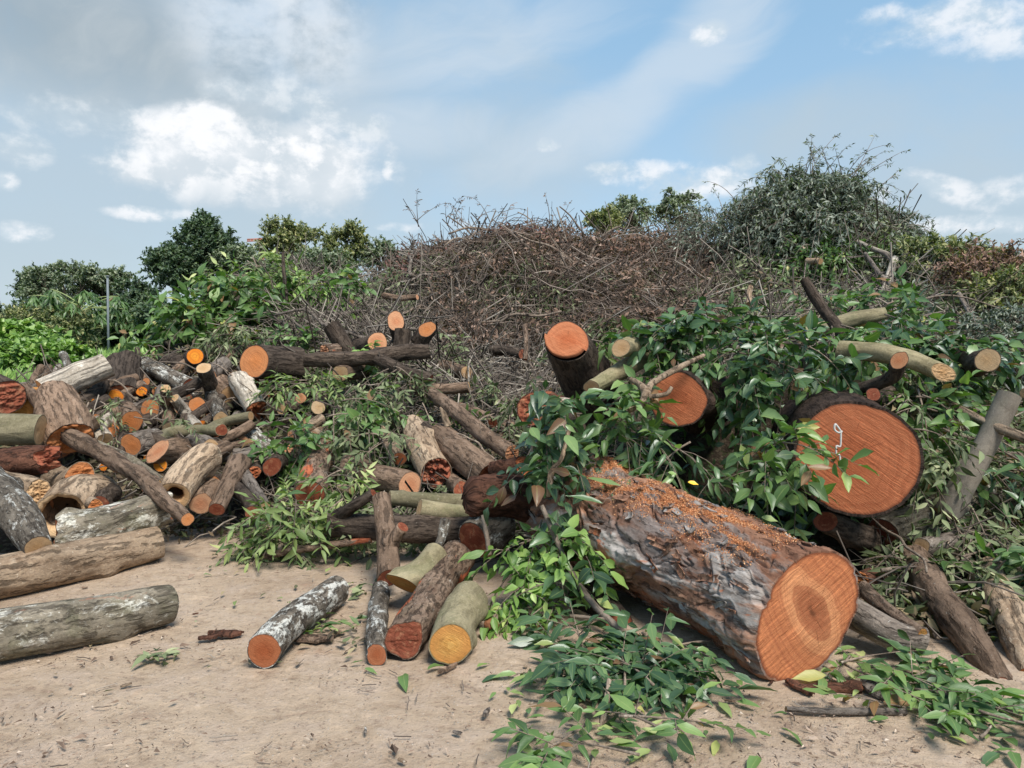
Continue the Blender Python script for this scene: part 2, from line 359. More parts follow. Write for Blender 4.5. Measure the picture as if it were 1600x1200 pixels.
# ---------------------------------------------------------------- materials
def bark_mat(name, c1, c2, patch, pthr=.6, psoft=.06, fur=14, stretch=.22, bumpd=.012, moss=0.0, red=0.0, fine=70, fis=.75):
    m, n = newmat(name); bk = n.attr('bk'); rnd = n.node('ShaderNodeObjectInfo').outputs['Random']
    wv = n.vmath('ADD', bk, n.vmath('MULTIPLY', n.vmath('SUBTRACT', n.noise(bk, 9, 3, .6, 0, 1), (.5, .5, .5)), (.05, .05, .09)))
    v = n.vmath('MULTIPLY', wv, (1, 1, stretch)); v2 = n.vmath('MULTIPLY', wv, (1, 1, stretch * .8))
    a = n.noise(v, fur, 9, .72, .15)
    fs = n.noise(v2, fur * 2.6, 5, .62, .1); crack = n.ss(fs, .37, .50)
    f = n.noise(bk, fine, 6, .75); g = n.noise(wv, 26, 7, .7)
    base = n.mix(n.ss(a, .3, .68), c1, c2)
    base = n.mix(n.ss(g, .45, .62), base, n.mix(.5, base, c2)); base = n.mix(n.ss(g, .45, .30), base, n.mix(.5, base, c1))
    base = n.mix(n.math('MULTIPLY', n.ss(n.noise(bk, 3.1, 4, .6), .42, .62), .7), base, n.mix(.5, base, tuple(x * .5 for x in c1)))
    pn = n.noise(n.vmath('MULTIPLY', wv, (1, 1, .6)), 8 if name != 'bark_lichen' else 15, 10, .78, .2)
    pm = n.ss(n.math('ADD', pn, n.math('MULTIPLY', n.math('SUBTRACT', rnd, .5), .10)), pthr - .02, pthr + psoft)
    base = n.mix(n.math('MULTIPLY', n.math('MULTIPLY', pm, n.ss(f, .25, .5)), .85), base, patch)
    sp_ = n.ss(n.noise(bk, 48, 3, .6), .66, .72); base = n.mix(n.math('MULTIPLY', sp_, .6), base, patch)
    if moss: base = n.mix(n.math('MULTIPLY', n.ss(n.noise(wv, 5, 8, .7), .50, .62), moss), base, (.085, .10, .045))
    if red: base = n.mix(n.math('MULTIPLY', n.ss(n.noise(n.vmath('MULTIPLY', wv, (1, 1, .35)), 6.5, 7, .65, .2), .59, .62), red), base, (.36, .10, .045))
    base = n.mix(n.math('MULTIPLY', n.math('SUBTRACT', 1.0, crack), fis), base, n.mix(.82, base, (.018, .013, .01)))
    base = n.mix(n.math('MULTIPLY', n.ss(f, .40, .70), .5), base, n.mix(1.0, base, (1.7, 1.65, 1.55), 'MULTIPLY'))
    base = n.mix(1.0, base, n.comb(n.math('ADD', .85, n.math('MULTIPLY', rnd, .45)), n.math('ADD', .85, n.math('MULTIPLY', rnd, .41)), n.math('ADD', .85, n.math('MULTIPLY', rnd, .36))), 'MULTIPLY')
    h = n.math('ADD', n.math('MULTIPLY', a, .5), n.math('ADD', n.math('MULTIPLY', crack, .35 * fis), n.math('ADD', n.math('MULTIPLY', f, .18), n.math('MULTIPLY', g, .3))))
    n.out(base, .92, n.bump(h, 1.0, bumpd * 2.2), .12); return m
BK = {
 'brown': bark_mat('bark_brown', (.115,.075,.05), (.25,.175,.125), (.34,.31,.26), .66),
 'grey': bark_mat('bark_grey', (.10,.082,.068), (.23,.195,.165), (.46,.44,.40), .60, .05, 16),
 'lichen': bark_mat('bark_lichen', (.06,.05,.04), (.18,.155,.125), (.52,.52,.48), .54, .03, 16, .45),
 'green': bark_mat('bark_green', (.15,.13,.075), (.27,.235,.15), (.36,.34,.25), .66, .1, 9, .3, .005, .35, 0, 90, .3),
 'dark': bark_mat('bark_dark', (.035,.027,.022), (.105,.08,.062), (.20,.17,.14), .68, .08, 18),
 'tan': bark_mat('bark_tan', (.19,.13,.085), (.38,.29,.205), (.52,.46,.37), .62, .1, 13),
 'moss': bark_mat('bark_moss', (.085,.075,.055), (.23,.20,.155), (.50,.49,.44), .58, .05, 13, .35, .01, .22, .25),
 'red': bark_mat('bark_red', (.10,.06,.042), (.26,.19,.14), (.42,.40,.35), .63, .05, 20, .3, .014, .1, .9),
 'pale': bark_mat('bark_pale', (.24,.20,.155), (.50,.45,.38), (.60,.56,.49), .6, .1, 10, .08),
 'twig': bark_mat('bark_twig', (.12,.09,.07), (.26,.21,.165), (.38,.33,.27), .6, .1, 22, .1, .004, 0, 0, 90, .4),
 'smooth': bark_mat('bark_smooth', (.15,.13,.105), (.22,.195,.16), (.30,.27,.22), .62, .08, 8, .8, .003, .12, 0, 120, .2)}

def face_mat(name, inner, outer, rim, ringc, nring=16, sat=.5, saw=.4, blot=None, mid=None, heart=0.0, squash=(1.0, 1.0)):
    m, n = newmat(name); fc = n.attr('fc'); x, y, z = n.xyz(fc)[:3]
    rnd = n.node('ShaderNodeObjectInfo').outputs['Random']
    seed = n.comb(x, y, n.math('MULTIPLY', rnd, 37.0))
    wob = n.noise(seed, 1.6, 3, .5); wx = n.math('ADD', x, n.math('MULTIPLY', n.math('SUBTRACT', rnd, .5), .3))
    wy = n.math('ADD', y, n.math('MULTIPLY', n.math('SUBTRACT', wob, .5), .25))
    r = n.vmath('LENGTH', n.comb(n.math('MULTIPLY', n.math('ADD', wx, n.math('MULTIPLY', wy, -.35 if squash[0] != 1 else 0.0)), squash[0]), n.math('MULTIPLY', wy, squash[1]), 0.0), None, 'Value'); r = n.math('ADD', r, n.math('MULTIPLY', n.math('SUBTRACT', wob, .5), .34))
    rr = n.attr('fr', 'Fac')
    ring = n.noise(n.comb(n.math('MULTIPLY', r, nring), n.math('MULTIPLY', rnd, 9.0), 0.0), 1.0, 4, .7)
    base = n.mix(n.ss(r, .1, .85), inner, outer)
    if mid:
        base = n.mix(n.ss(n.math('ADD', r, n.math('MULTIPLY', n.math('SUBTRACT', n.noise(seed, 4.5, 4, .6), .5), .22)), .28, .50), inner, mid); base = n.mix(n.ss(r, .50, .82), base, outer)
    base = n.mix(n.math('MULTIPLY', n.ss(ring, .42, .66), sat), base, ringc)
    if blot: base = n.mix(n.ss(n.noise(seed, 2.3, 5, .6, .4), .5, .68), base, blot)
    a = n.math('ADD', n.math('MULTIPLY', x, .8), n.math('MULTIPLY', y, -.55)); x = n.math('ADD', x, n.math('MULTIPLY', n.math('SUBTRACT', n.noise(seed, 3.0, 5, .65), .5), .16))
    sawn = n.noise(n.comb(n.math('MULTIPLY', n.math('ADD', n.math('MULTIPLY', x, .50), n.math('MULTIPLY', y, .86)), 22), n.math('MULTIPLY', a, 1.1), n.math('MULTIPLY', rnd, 20)), 1.6, 4, .65, .25)
    base = n.mix(n.math('MULTIPLY', n.ss(sawn, .48, .7), saw), base, n.mix(1.0, base, (1.65, 1.6, 1.5), 'MULTIPLY'))
    base = n.mix(n.math('MULTIPLY', n.ss(sawn, .5, .28), saw), base, n.mix(1.0, base, (.60, .52, .45), 'MULTIPLY'))
    if heart: base = n.mix(n.math('MULTIPLY', n.ss(r, .10, .02), heart), base, (.03, .012, .006))
    # radial checks
    ang = n.math('ARCTAN2', wy, wx); chk = n.noise(n.comb(n.math('MULTIPLY', ang, 5.5), n.math('MULTIPLY', r, .8), n.math('MULTIPLY', rnd, 50)), 1.5, 3, .6)
    base = n.mix(n.math('MULTIPLY', n.math('MULTIPLY', n.ss(chk, .62, .72), n.ss(r, .95, .4)), .55), base, tuple(c * .25 for c in inner))
    base = n.mix(n.ss(rr, .90, .965), base, rim)
    base = n.mix(n.math('MULTIPLY', n.ss(n.noise(seed, 30, 3, .6), .55, .8), .3), base, (.5, .3, .16))
    fz = n.noise(n.vmath('MULTIPLY', seed, (6, 6, 1)), 4, 8, .8); base = n.mix(n.math('MULTIPLY', n.ss(fz, .5, .35), .35), base, n.mix(1.0, base, (.6, .5, .42), 'MULTIPLY'))
    r2 = n.math('FRACT', n.math('MULTIPLY', rnd, 13.7)); base = n.mix(n.math('MULTIPLY', r2, .35 if 'big' not in name and 'giant' not in name else 0.0), base, n.mix(1.0, base, (1.25, 1.7, 2.2), 'MULTIPLY'))
    r3 = n.math('ADD', .68, n.math('MULTIPLY', n.math('FRACT', n.math('MULTIPLY', rnd, 7.3)), .42)) if 'big' not in name and 'giant' not in name else 1.0
    base = n.mix(1.0, base, n.comb(r3, r3, r3), 'MULTIPLY')
    h = n.math('ADD', n.math('MULTIPLY', sawn, .8), n.math('ADD', n.math('MULTIPLY', fz, .4), n.math('MULTIPLY', ring, .2)))
    n.out(base, .85, n.bump(h, .9, .008), .12); return m
FC = {
 'red': face_mat('sawn_red', (.42,.115,.042), (.47,.16,.068), (.16,.05,.025), (.33,.09,.035), 18),
 'redbig': face_mat('sawn_red_big', (.38,.11,.045), (.42,.14,.062), (.15,.05,.025), (.29,.078,.033), 12, .6, .6),
 'orange': face_mat('sawn_orange', (.60,.20,.06), (.58,.22,.08), (.20,.07,.03), (.40,.12,.04), 12),
 'glow': face_mat('sawn_bright_orange', (.85,.30,.03), (.80,.22,.02), (.17,.035,.02), (.60,.13,.02), 6, .6, .3),
 'yellow': face_mat('sawn_yellow', (.60,.32,.09), (.56,.25,.07), (.22,.12,.04), (.47,.20,.04), 12, .5, .4, (.42,.19,.05)),
 'tan': face_mat('sawn_tan', (.55,.31,.14), (.60,.37,.19), (.16,.10,.06), (.42,.25,.12), 12),
 'pink': face_mat('sawn_pink', (.56,.22,.10), (.62,.30,.15), (.20,.09,.05), (.45,.17,.09), 12),
 'darkred': face_mat('sawn_dark_red', (.25,.06,.03), (.32,.09,.045), (.10,.04,.025), (.16,.04,.02), 9, .6, .5, (.40,.16,.08)),
 'giant': face_mat('sawn_giant', (.32,.115,.052), (.45,.165,.07), (.20,.065,.03), (.31,.10,.045), 9, .75, .65, None, (.54,.24,.11), .6, (1.35, .92))}

def leaf_mat(name, stops, rough=.42, spec=.5, tr=.25, rib=.5, dirt=0.0):
    m, n = newmat(name); lc = n.attr('lc', 'Fac'); lu = n.attr('lu', 'Fac'); lt = n.attr('lt', 'Fac')
    c = n.ramp(lc, stops)
    ribm = n.math('MULTIPLY', n.ss(n.math('ABSOLUTE', lu), .10, .03), rib)
    c = n.mix(ribm, c, n.mix(.6, c, (.30, .36, .12)))
    vein = n.noise(n.comb(n.math('ADD', n.math('MULTIPLY', lt, 14), n.math('MULTIPLY', n.math('ABSOLUTE', lu), -5)), lc, 0.0), 1.3, 2)
    c = n.mix(n.math('MULTIPLY', n.ss(vein, .4, .65), .25), c, n.mix(1.0, c, (.6, .65, .6), 'MULTIPLY'))
    bf = n.node('ShaderNodeNewGeometry').outputs['Backfacing']
    c = n.mix(n.math('MULTIPLY', bf, .45), c, n.mix(1.0, c, (1.8, 1.6, 1.9), 'MULTIPLY'))
    if dirt: c = n.mix(n.math('MULTIPLY', n.ss(n.noise(n.node('ShaderNodeNewGeometry').outputs['Position'], 60, 3), .5, .7), dirt), c, (.3, .22, .15))
    n.out(c, rough, n.bump(vein, .25, .002), spec, (tr, n.mix(1.0, c, (1.5, 1.9, .6), 'MULTIPLY'))); return m
LF = {
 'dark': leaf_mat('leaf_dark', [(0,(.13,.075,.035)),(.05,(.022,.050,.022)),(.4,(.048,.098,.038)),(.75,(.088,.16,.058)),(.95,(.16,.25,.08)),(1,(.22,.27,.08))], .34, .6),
 'mid': leaf_mat('leaf_mid', [(0,(.20,.12,.05)),(.05,(.030,.066,.02)),(.4,(.070,.135,.036)),(.8,(.125,.215,.06)),(.97,(.21,.31,.08)),(1,(.34,.34,.10))]),
 'bright': leaf_mat('leaf_bright', [(0,(.06,.12,.025)),(.5,(.15,.26,.055)),(.85,(.26,.38,.10)),(1,(.40,.47,.15))]),
 'light': leaf_mat('leaf_light', [(0,(.06,.11,.035)),(.4,(.13,.19,.06)),(.8,(.26,.33,.11)),(1,(.42,.46,.19))], .5, .4),
 'olive': leaf_mat('leaf_olive', [(0,(.045,.065,.028)),(.4,(.10,.13,.055)),(.8,(.185,.225,.105)),(1,(.34,.37,.19))], .6, .3, .15),
 'grey': leaf_mat('leaf_grey', [(0,(.045,.06,.042)),(.5,(.105,.135,.09)),(.85,(.19,.225,.155)),(1,(.32,.35,.25))], .5, .45, .15),
 'dry': leaf_mat('leaf_dry', [(0,(.05,.034,.024)),(.4,(.125,.082,.056)),(.75,(.22,.15,.10)),(1,(.38,.29,.21))], .75, .15, .1),
 'litter': leaf_mat('leaf_litter', [(0,(.05,.04,.025)),(.35,(.12,.085,.05)),(.6,(.06,.085,.035)),(.8,(.20,.15,.09)),(1,(.30,.26,.13))], .75, .2, .1),
 'rustdry': leaf_mat('leaf_red_dry', [(0,(.07,.043,.030)),(.5,(.165,.10,.068)),(1,(.33,.22,.15))], .75, .15, .15),
 'purple': leaf_mat('leaf_purple_dry', [(0,(.05,.025,.022)),(.5,(.11,.055,.045)),(1,(.22,.12,.09))], .75, .15, .15),
 'rust': leaf_mat('leaf_rust', [(0,(.12,.05,.02)),(.5,(.26,.10,.035)),(1,(.42,.20,.08))], .7, .2, .15),
 'far': leaf_mat('leaf_far', [(0,(.030,.055,.030)),(.5,(.068,.11,.056)),(1,(.14,.19,.09))], .6, .3, .2, 0),
 'farmid': leaf_mat('leaf_far_mid', [(0,(.06,.085,.045)),(.5,(.14,.18,.10)),(1,(.30,.34,.21))], .6, .3, .2, 0),
 'faryel': leaf_mat('leaf_far_yellow', [(0,(.06,.085,.035)),(.5,(.15,.18,.07)),(1,(.34,.33,.13))], .6, .3, .2, 0)}

def plain(name, c, rough=.8, sc_=30, amt=.35, spec=.2, metal=0.0):
    m, n = newmat(name); pos = n.node('ShaderNodeTexCoord').outputs['Object']
    f = n.noise(pos, sc_, 5, .65); b = n.mix(n.math('MULTIPLY', n.ss(f, .3, .7), amt), c, tuple(x * .45 for x in c))
    n.out(b, rough, n.bump(f, .5, .004), spec); return m
m_metal = plain('galvanised_metal', (.55,.53,.49), .45, 40, .3, .5)
m_twig = BK['twig']
def twigmat(name, stops):
    m, n = newmat(name); lc = n.attr('lc', 'Fac'); pos = n.node('ShaderNodeNewGeometry').outputs['Position']
    c = n.ramp(lc, stops); f = n.noise(pos, 50, 3, .6)
    c = n.mix(n.math('MULTIPLY', n.ss(f, .35, .7), .4), c, n.mix(1.0, c, (.5, .5, .5), 'MULTIPLY'))
    n.out(c, .85, n.bump(f, .4, .003), .2); return m
m_tw_brown = twigmat('twigs_brown', [(0,(.05,.035,.026)),(.5,(.115,.083,.062)),(.85,(.21,.16,.125)),(1,(.36,.29,.235))])
m_tw_grey = twigmat('twigs_grey', [(0,(.07,.055,.045)),(.5,(.15,.12,.095)),(.85,(.27,.225,.18)),(1,(.42,.36,.29))])
# dirt
m_dirt, n = newmat('packed_dirt'); pos = n.node('ShaderNodeNewGeometry').outputs['Position']
a = n.noise(pos, .9, 5, .6, .3); b = n.noise(n.vmath('MULTIPLY', pos, (1.0, 1.5, 1)), 3.2, 6, .7, .5); c = n.noise(pos, 38, 5, .7); d = n.noise(pos, 160, 3, .6)
base = n.mix(n.ss(a, .3, .7), (.36,.262,.178), (.485,.368,.258))
base = n.mix(n.math('MULTIPLY', n.ss(b, .42, .68), .55), base, (.47,.365,.285))
base = n.mix(n.math('MULTIPLY', n.ss(b, .46, .30), .5), base, (.22,.145,.105))
base = n.mix(n.math('MULTIPLY', n.ss(c, .54, .74), .5), base, (.55,.45,.36))
base = n.mix(n.math('MULTIPLY', n.ss(c, .45, .28), .65), base, (.16,.10,.075))
base = n.mix(n.math('MULTIPLY', n.ss(n.noise(n.vmath('ADD', pos, (7, 3, 0)), 6.5, 6, .7), .60, .70), .5), base, (.15,.10,.08))
base = n.mix(n.math('MULTIPLY', n.ss(n.noise(n.vmath('ADD', pos, (2, 9, 0)), 2.1, 5, .7), .60, .72), .35), base, (.42,.22,.13))
sv = n.voro(pos, 75); sc2 = n.voro(pos, 75, out='Color'); pick = n.ss(n.xyz(sc2)[0], .80, .84)
stone = n.math('MULTIPLY', n.ss(sv, .32, .22), pick)
base = n.mix(n.math('MULTIPLY', stone, .7), base, n.mix(n.xyz(sc2)[1], (.16,.12,.09), (.62,.55,.46)))
e_ = n.noise(n.vmath('MULTIPLY', pos, (1.0, 1.2, 1)), 12, 8, .75, .4); base = n.mix(n.math('MULTIPLY', n.ss(e_, .52, .66), .5), base, n.mix(1.0, base, (1.35, 1.33, 1.3), 'MULTIPLY')); base = n.mix(n.math('MULTIPLY', n.ss(e_, .47, .34), .6), base, n.mix(1.0, base, (.62, .58, .55), 'MULTIPLY'))
h = n.math('ADD', n.math('MULTIPLY', n.math('ADD', b, e_), 1.0), n.math('ADD', n.math('MULTIPLY', c, .5), n.math('ADD', n.math('MULTIPLY', d, .16), n.math('MULTIPLY', stone, .25))))
n.out(base, .93, n.bump(h, .9, .022), .15)
m_mulch_shade, n = newmat('mulch_gap_shade'); pos = n.node('ShaderNodeNewGeometry').outputs['Position']  # litter tones, kept dark to paint the shade deep between logs and twigs
a = n.noise(pos, 2.2, 5, .6); c = n.noise(pos, 30, 5, .7); vv = n.xyz(n.voro(pos, 45, out='Color'))
base = n.mix(n.ss(a, .35, .65), (.035,.026,.02), (.07,.052,.036)); base = n.mix(n.math('MULTIPLY', n.ss(vv[0], .6, .9), .6), base, (.15,.12,.08))
base = n.mix(n.math('MULTIPLY', n.ss(vv[1], .75, .95), .6), base, (.05,.07,.025))
n.out(base, .95, n.bump(n.math('ADD', c, n.math('MULTIPLY', vv[2], .7)), 1.0, .04), .1)
m_sawdust = twigmat('sawdust', [(0,(.40,.13,.045)),(.5,(.66,.27,.11)),(1,(.85,.50,.26))])
# giant trunk bark: grey plates over rust brown under-bark
m_gbark, n = newmat('bark_giant'); bk = n.attr('bk'); gh = n.attr('gh', 'Fac')
v = n.vmath('MULTIPLY', bk, (1, 1, .38)); dv = n.vmath('ADD', v, n.vmath('MULTIPLY', n.noise(v, 7, 4, .6, 0, 1), (.12, .12, .12)))
A = n.noise(n.vmath('MULTIPLY', bk, (1, 1, .30)), 3.3, 6, .62, .7); F = n.noise(bk, 55, 5, .7); G2 = n.noise(v, 16, 6, .7, .4)
crk = n.ss(n.noise(dv, 22, 6, .65, .1), .36, .47); sdm = n.attr('sd', 'Fac')
greyc = n.mix(n.ss(G2, .32, .68), (.19,.16,.137), (.37,.34,.31)); brownc = n.mix(n.ss(G2, .3, .7), (.17,.085,.055), (.37,.21,.135))
base = n.mix(n.ss(A, .48, .56), brownc, greyc)
base = n.mix(n.math('MULTIPLY', n.ss(n.noise(n.vmath('MULTIPLY', bk, (1, 1, .5)), 8, 5, .65, .5), .60, .66), .75), base, (.36,.12,.05))
base = n.mix(n.math('MULTIPLY', n.ss(n.math('ADD', sdm, n.math('MULTIPLY', n.math('SUBTRACT', n.noise(bk, 30, 6, .75), .5), 1.4)), .35, .6), .9), base, n.mix(F, (.30,.10,.04), (.78,.35,.15)))
base = n.mix(n.ss(gh, .30, .02), base, n.mix(.45, base, (.09, .035, .02)))
base = n.mix(crk, n.mix(.6, base, (.02,.012,.01)), base)
base = n.mix(n.math('MULTIPLY', n.ss(F, .4, .75), .4), base, n.mix(1.0, base, (1.8, 1.7, 1.6), 'MULTIPLY'))
h = n.math('ADD', n.math('MULTIPLY', G2, .5), n.math('ADD', n.math('MULTIPLY', crk, .5), n.math('MULTIPLY', F, .3)))
n.out(base, .95, n.bump(h, 1.0, .012), .08)
# ---------------------------------------------------------------- the ground
gx = np.concatenate([[-600, -250, -100, -50, -30], np.linspace(-20, -7, 14), np.linspace(-6.5, 8, 146), np.linspace(8.7, 20, 14), [30, 50, 100, 250, 600]])
gy = np.concatenate([[-80, -20, -5], np.linspace(0, 8, 101), np.linspace(8.5, 30, 44), [40, 60, 100, 200, 400, 900]])
X, Y = np.meshgrid(gx, gy); Z = (fbm(np.stack([X * 1.1, Y * 1.5, X * 0], -1), 4) - .5) * .035 + (fbm(np.stack([X * 7, Y * 9, X * 0 + 5], -1), 3) - .5) * .014
rut = (X * .86 + Y * .5); Z = Z + (.010 * np.sin(rut * 7.4) * fbm(np.stack([X * .8, Y * .8, X * 0 + 2], -1), 2) + .006 * np.sin(rut * 41) * sstep(np.sin(rut * 2.3 + .6), .55, .9)) * (np.abs(X) < 20)
Z = np.where(np.abs(X) > 20, 0, Z) - .014
g = tag(mesh_obj('ground', np.stack([X, Y, Z], -1), grid_quads(len(gy), len(gx), False), mat=m_dirt, origin=(0, 0, 0)), kind='structure')
# ---------------------------------------------------------------- debris mound below everything in the heap, coloured dark as shade in its gaps
gx = np.linspace(-13, 15, 330); gy = np.linspace(3.4, 21, 210); X, Y = np.meshgrid(gx, gy)
Z = H(X, Y) + (fbm(np.stack([X * 6, Y * 6, X * 0 + 9], -1), 3) - .5) * .12 * np.minimum(H(X, Y, False) * 3, 1) - .05
Z = np.where(H(X, Y, False) < .01, -.15, Z)
tag(mesh_obj('terrain_mound', np.stack([X, Y, Z], -1), grid_quads(len(gy), len(gx), False), mat=m_mulch_shade, origin=(0, 0, 0)), kind='structure')

# ---------------------------------------------------------------- logs
def resolve(path):
    out = []; D0 = None
    for q in path:
        x, y, r = q[:3]; D = q[3] if len(q) > 3 else None
        if D is None: D = hit(x, y, r, k=1.5 if y < 740 else .8)
        elif D0 is not None and abs(D) < 2.0: D = D0 + D
        if D0 is None: D0 = D
        out.append((P(x, y, D), r / FPX * D))
    return np.array([o[0] for o in out]), np.array([o[1] for o in out])
_ln = [0]
def end_mesh(ring, c, t, n_, e1, e2, r, broken, seed, ks=(.955, .93, .8, .6, .4, .2, .06), step=0):
    """sawn or splintered end inside the last ring: verts, quads, tris, fc, fr"""
    if broken:
        k_ = np.linspace(0, len(ring), 72, endpoint=False); rr_ = np.concatenate([ring, ring[:1]]); i_ = k_.astype(int); ring = rr_[i_] + (rr_[i_ + 1] - rr_[i_]) * (k_ - i_)[:, None]; ks = tuple(np.linspace(.955, .05, 16))
    S = len(ring); V = []; fc = []; fr = []
    for k in ks:
        p = c + (ring - c) * k
        if broken:
            q = (p - c) / r; nz = fbm(np.stack([q @ e1 * 2.2 + seed, q @ e2 * 6, q @ e1 * 0], -1), 3) - .5
            q2 = vnoise(np.stack([q @ e1 * 9 + seed, q @ e2 * 22, q @ e1 * 0], -1)) - .5
            p = p + t * ((nz * 1.5 + q2 * .55) * broken * r * (1.0 - k ** 8 * .8))[:, None]
        else:
            q = (p - c) / r; p = p + t * ((vnoise(np.stack([q @ e1 * 3 + seed, q @ e2 * 3, q @ e1 * 0], -1)) - .5) * .05 * r * (1 - k ** 4))[:, None]
        if step:
            q = (p - c) / r; f_ = q @ e2 * .92 + q @ e1 * .38 - .12 + (vnoise(np.stack([q @ e1 * 5, q @ e1 * 0, q @ e1 * 0 + seed], -1)) - .5) * .12; p = p + t * ((f_ > 0) * step * r * min(1, (1 - k) * 12))[:, None]
        V.append(p); fc.append(np.stack([(p - c) @ e1 / r, (p - c) @ e2 / r, np.full(S, seed)], -1)); fr.append(np.full(S, k))
    cc_ = V[-1].mean(0)[None]; V.append(cc_); fc.append([[0, 0, seed]]); fr.append([0.])
    n = len(ks) * S; k = np.arange(S); base = (len(ks) - 1) * S
    return np.concatenate(V), grid_quads(len(ks), S), np.stack([base + k, base + (k + 1) % S, np.full(S, n)], -1), np.concatenate(fc), np.concatenate(fr)
def LG(path, bark, face, label, group=None, cat='log', name='log', broken=(0, 0), facing=.35, cutn=None, hollow=0, step=0, knots=0, rough=1.0, face2=None, seg=None, ends=True, jag=0, maxring=230, stubs=()):
    pts, rad = resolve(path); _ln[0] += 1; seed = _ln[0] * 7.31 + 0.37; rg = np.random.default_rng(_ln[0])
    rp = max(q[2] for q in path); L = np.linalg.norm(np.diff(pts, axis=0), axis=1).sum(); rm = float(rad.mean())
    S = seg or int(np.clip(rp * 2.6, 12, 96)); n = int(np.clip(L / max(rm * 2 * np.pi / S, .004) * .7, 6, maxring))
    c, r = catmull(pts, rad, n)
    if len(pts) == 2 and L > 4 * rm:  # slight natural bow
        s0 = np.linspace(0, 1, n); c = c + (np.sin(s0 * np.pi) * L * .03)[:, None] * rg.normal(size=3) + (np.sin(s0 * 2 * np.pi) * L * .01)[:, None] * rg.normal(size=3)
    T, N, B = frames(c); th = np.linspace(0, 2 * np.pi, S, endpoint=False); s = np.linspace(0, L, n)
    cx, sx = np.cos(th), np.sin(th); e = np.stack(np.broadcast_arrays(cx[None], sx[None], s[:, None] * 0), -1)
    q = np.stack([np.broadcast_to(cx, (n, S)), np.broadcast_to(sx, (n, S)), np.broadcast_to((s / rm)[:, None], (n, S))], -1)
    knots = knots or (int(rg.integers(0, 3)) if rp > 12 else 0)
    lump = 1 + (vnoise(q * [.9, .9, .35] + seed) - .5) * .30 * rough + (vnoise(q * [2.2, 2.2, .9] + seed) - .5) * .09 * rough
    if rp > 8:
        fr_ = rm * 26; lump = lump + (np.abs(fbm(q * [fr_ * .35 + 1.5, fr_ * .35 + 1.5, .8] + seed, 3) - .5) - .1) * .16 * min(rough, 1.5)
    for _ in range(knots):
        ks, kt = rg.uniform(.1, .9) * L, rg.uniform(0, 2 * np.pi); dd = ((s[:, None] - ks) / (rm * .55)) ** 2 + ((np.angle(np.exp(1j * (th[None] - kt)))) / .45) ** 2
        lump = lump + .28 * np.exp(-dd)
    RR = r[:, None] * lump
    V = c[:, None] + RR[..., None] * (cx[None, :, None] * N[:, None] + sx[None, :, None] * B[:, None])
    info = []
    for end in (0, 1):
        i0 = 0 if end == 0 else n - 1; t = -T[0] if end == 0 else T[-1]
        if end == 0 and cutn is not None: nn = nrm(cutn)
        else:
            vc = nrm(CAM - c[i0]); f = facing if (end == 0 and vc @ t > 0) else 0.0
            nn = nrm(t * (1 - f) + vc * f + rg.normal(size=3) * .10)
        if nn @ t < .25: nn = nrm(nn + t * .6)
        dl = -((V[i0] - c[i0]) @ nn) / (t @ nn); rlen = 2.6 * r[i0]
        w_ = np.clip(1 - (s if end == 0 else L - s) / rlen, 0, 1)
        V = V + (w_[:, None] * dl[None, :])[..., None] * t
        e1 = nrm(np.cross(nn, [0, 0, 1.]) if abs(nn[2]) < .95 else [1., 0, 0]); e2 = np.cross(nn, e1)
        info.append((i0, t, nn, e1, e2))
    if jag:
        for end in (0, 1):
            sgn = s if end == 0 else L - s; w_ = np.clip(1 - sgn / (1.5 * rm), 0, 1)
            j = (vnoise(np.stack([cx * 3 + seed, sx * 3, sx * 0 + end * 9], -1)) - .5) * jag * rm * 2
            V = V + (w_[:, None] * j[None])[..., None] * (info[end][1])
    bk = np.stack([np.broadcast_to(cx * rm, (n, S)) + seed, np.broadcast_to(sx * rm, (n, S)), np.broadcast_to(s[:, None], (n, S))], -1)
    loc = [pts[:, 0].mean(), pts[:, 1].mean(), V[..., 2].min()]
    root = thing(name, loc, label, cat, group)
    G = Geo(); G.add(V, grid_quads(n, S), None, bk=bk.reshape(-1, 3))
    for end in (0, 1):
        i0, t, nn, e1, e2 = info[end]; ring = V[i0]; cen = ring.mean(0); lip = cen + (ring - cen) * .955 - nn * .0
        G.add(np.concatenate([ring, lip]), grid_quads(2, S), None, bk=np.concatenate([bk[i0], bk[i0]]))
    for (sx_, a_, ll, rr_) in stubs:    # short sawn side stubs, part of the bark
        i = int(sx_ * (n - 1)); d = nrm(np.cos(a_) * N[i] + np.sin(a_) * B[i] + T[i] * rg.uniform(-.5, .5)); p0 = c[i] + d * r[i] * .6
        cc0 = p0 + d * np.linspace(0, 1, 8)[:, None] * (ll + r[i] * .4); rr0 = np.interp(np.linspace(0, 1, 8), [0, .4, 1], [rr_ * 1.5, rr_, rr_ * .95])
        g2 = Geo(); simple_tube(g2, cc0, rr0, 12); vv = np.concatenate(g2.V); st = mesh_obj('branch_stub', vv, g2.Q[0], g2.T[0], BK.get(bark, m_gbark), {'bk': vv * 1.0}, True, root)
        T3, N3, B3 = frames(cc0); th3 = np.linspace(0, 2 * np.pi, 12, endpoint=False); rg3 = cc0[-1] + d * .002 + rr_ * .97 * (np.cos(th3)[:, None] * N3[-1] + np.sin(th3)[:, None] * B3[-1])
        vs, qs, ts, fcs, frs = end_mesh(rg3, rg3.mean(0), d, d, N3[-1], B3[-1], rr_, 0, seed)
        mesh_obj('cut_face', vs, qs, ts, FC[face if face else 'orange'], {'fc': fcs, 'fr': frs}, True, st, origin=np.array(root['_o']))
    G.build('bark', BK[bark] if isinstance(bark, str) else bark, root)
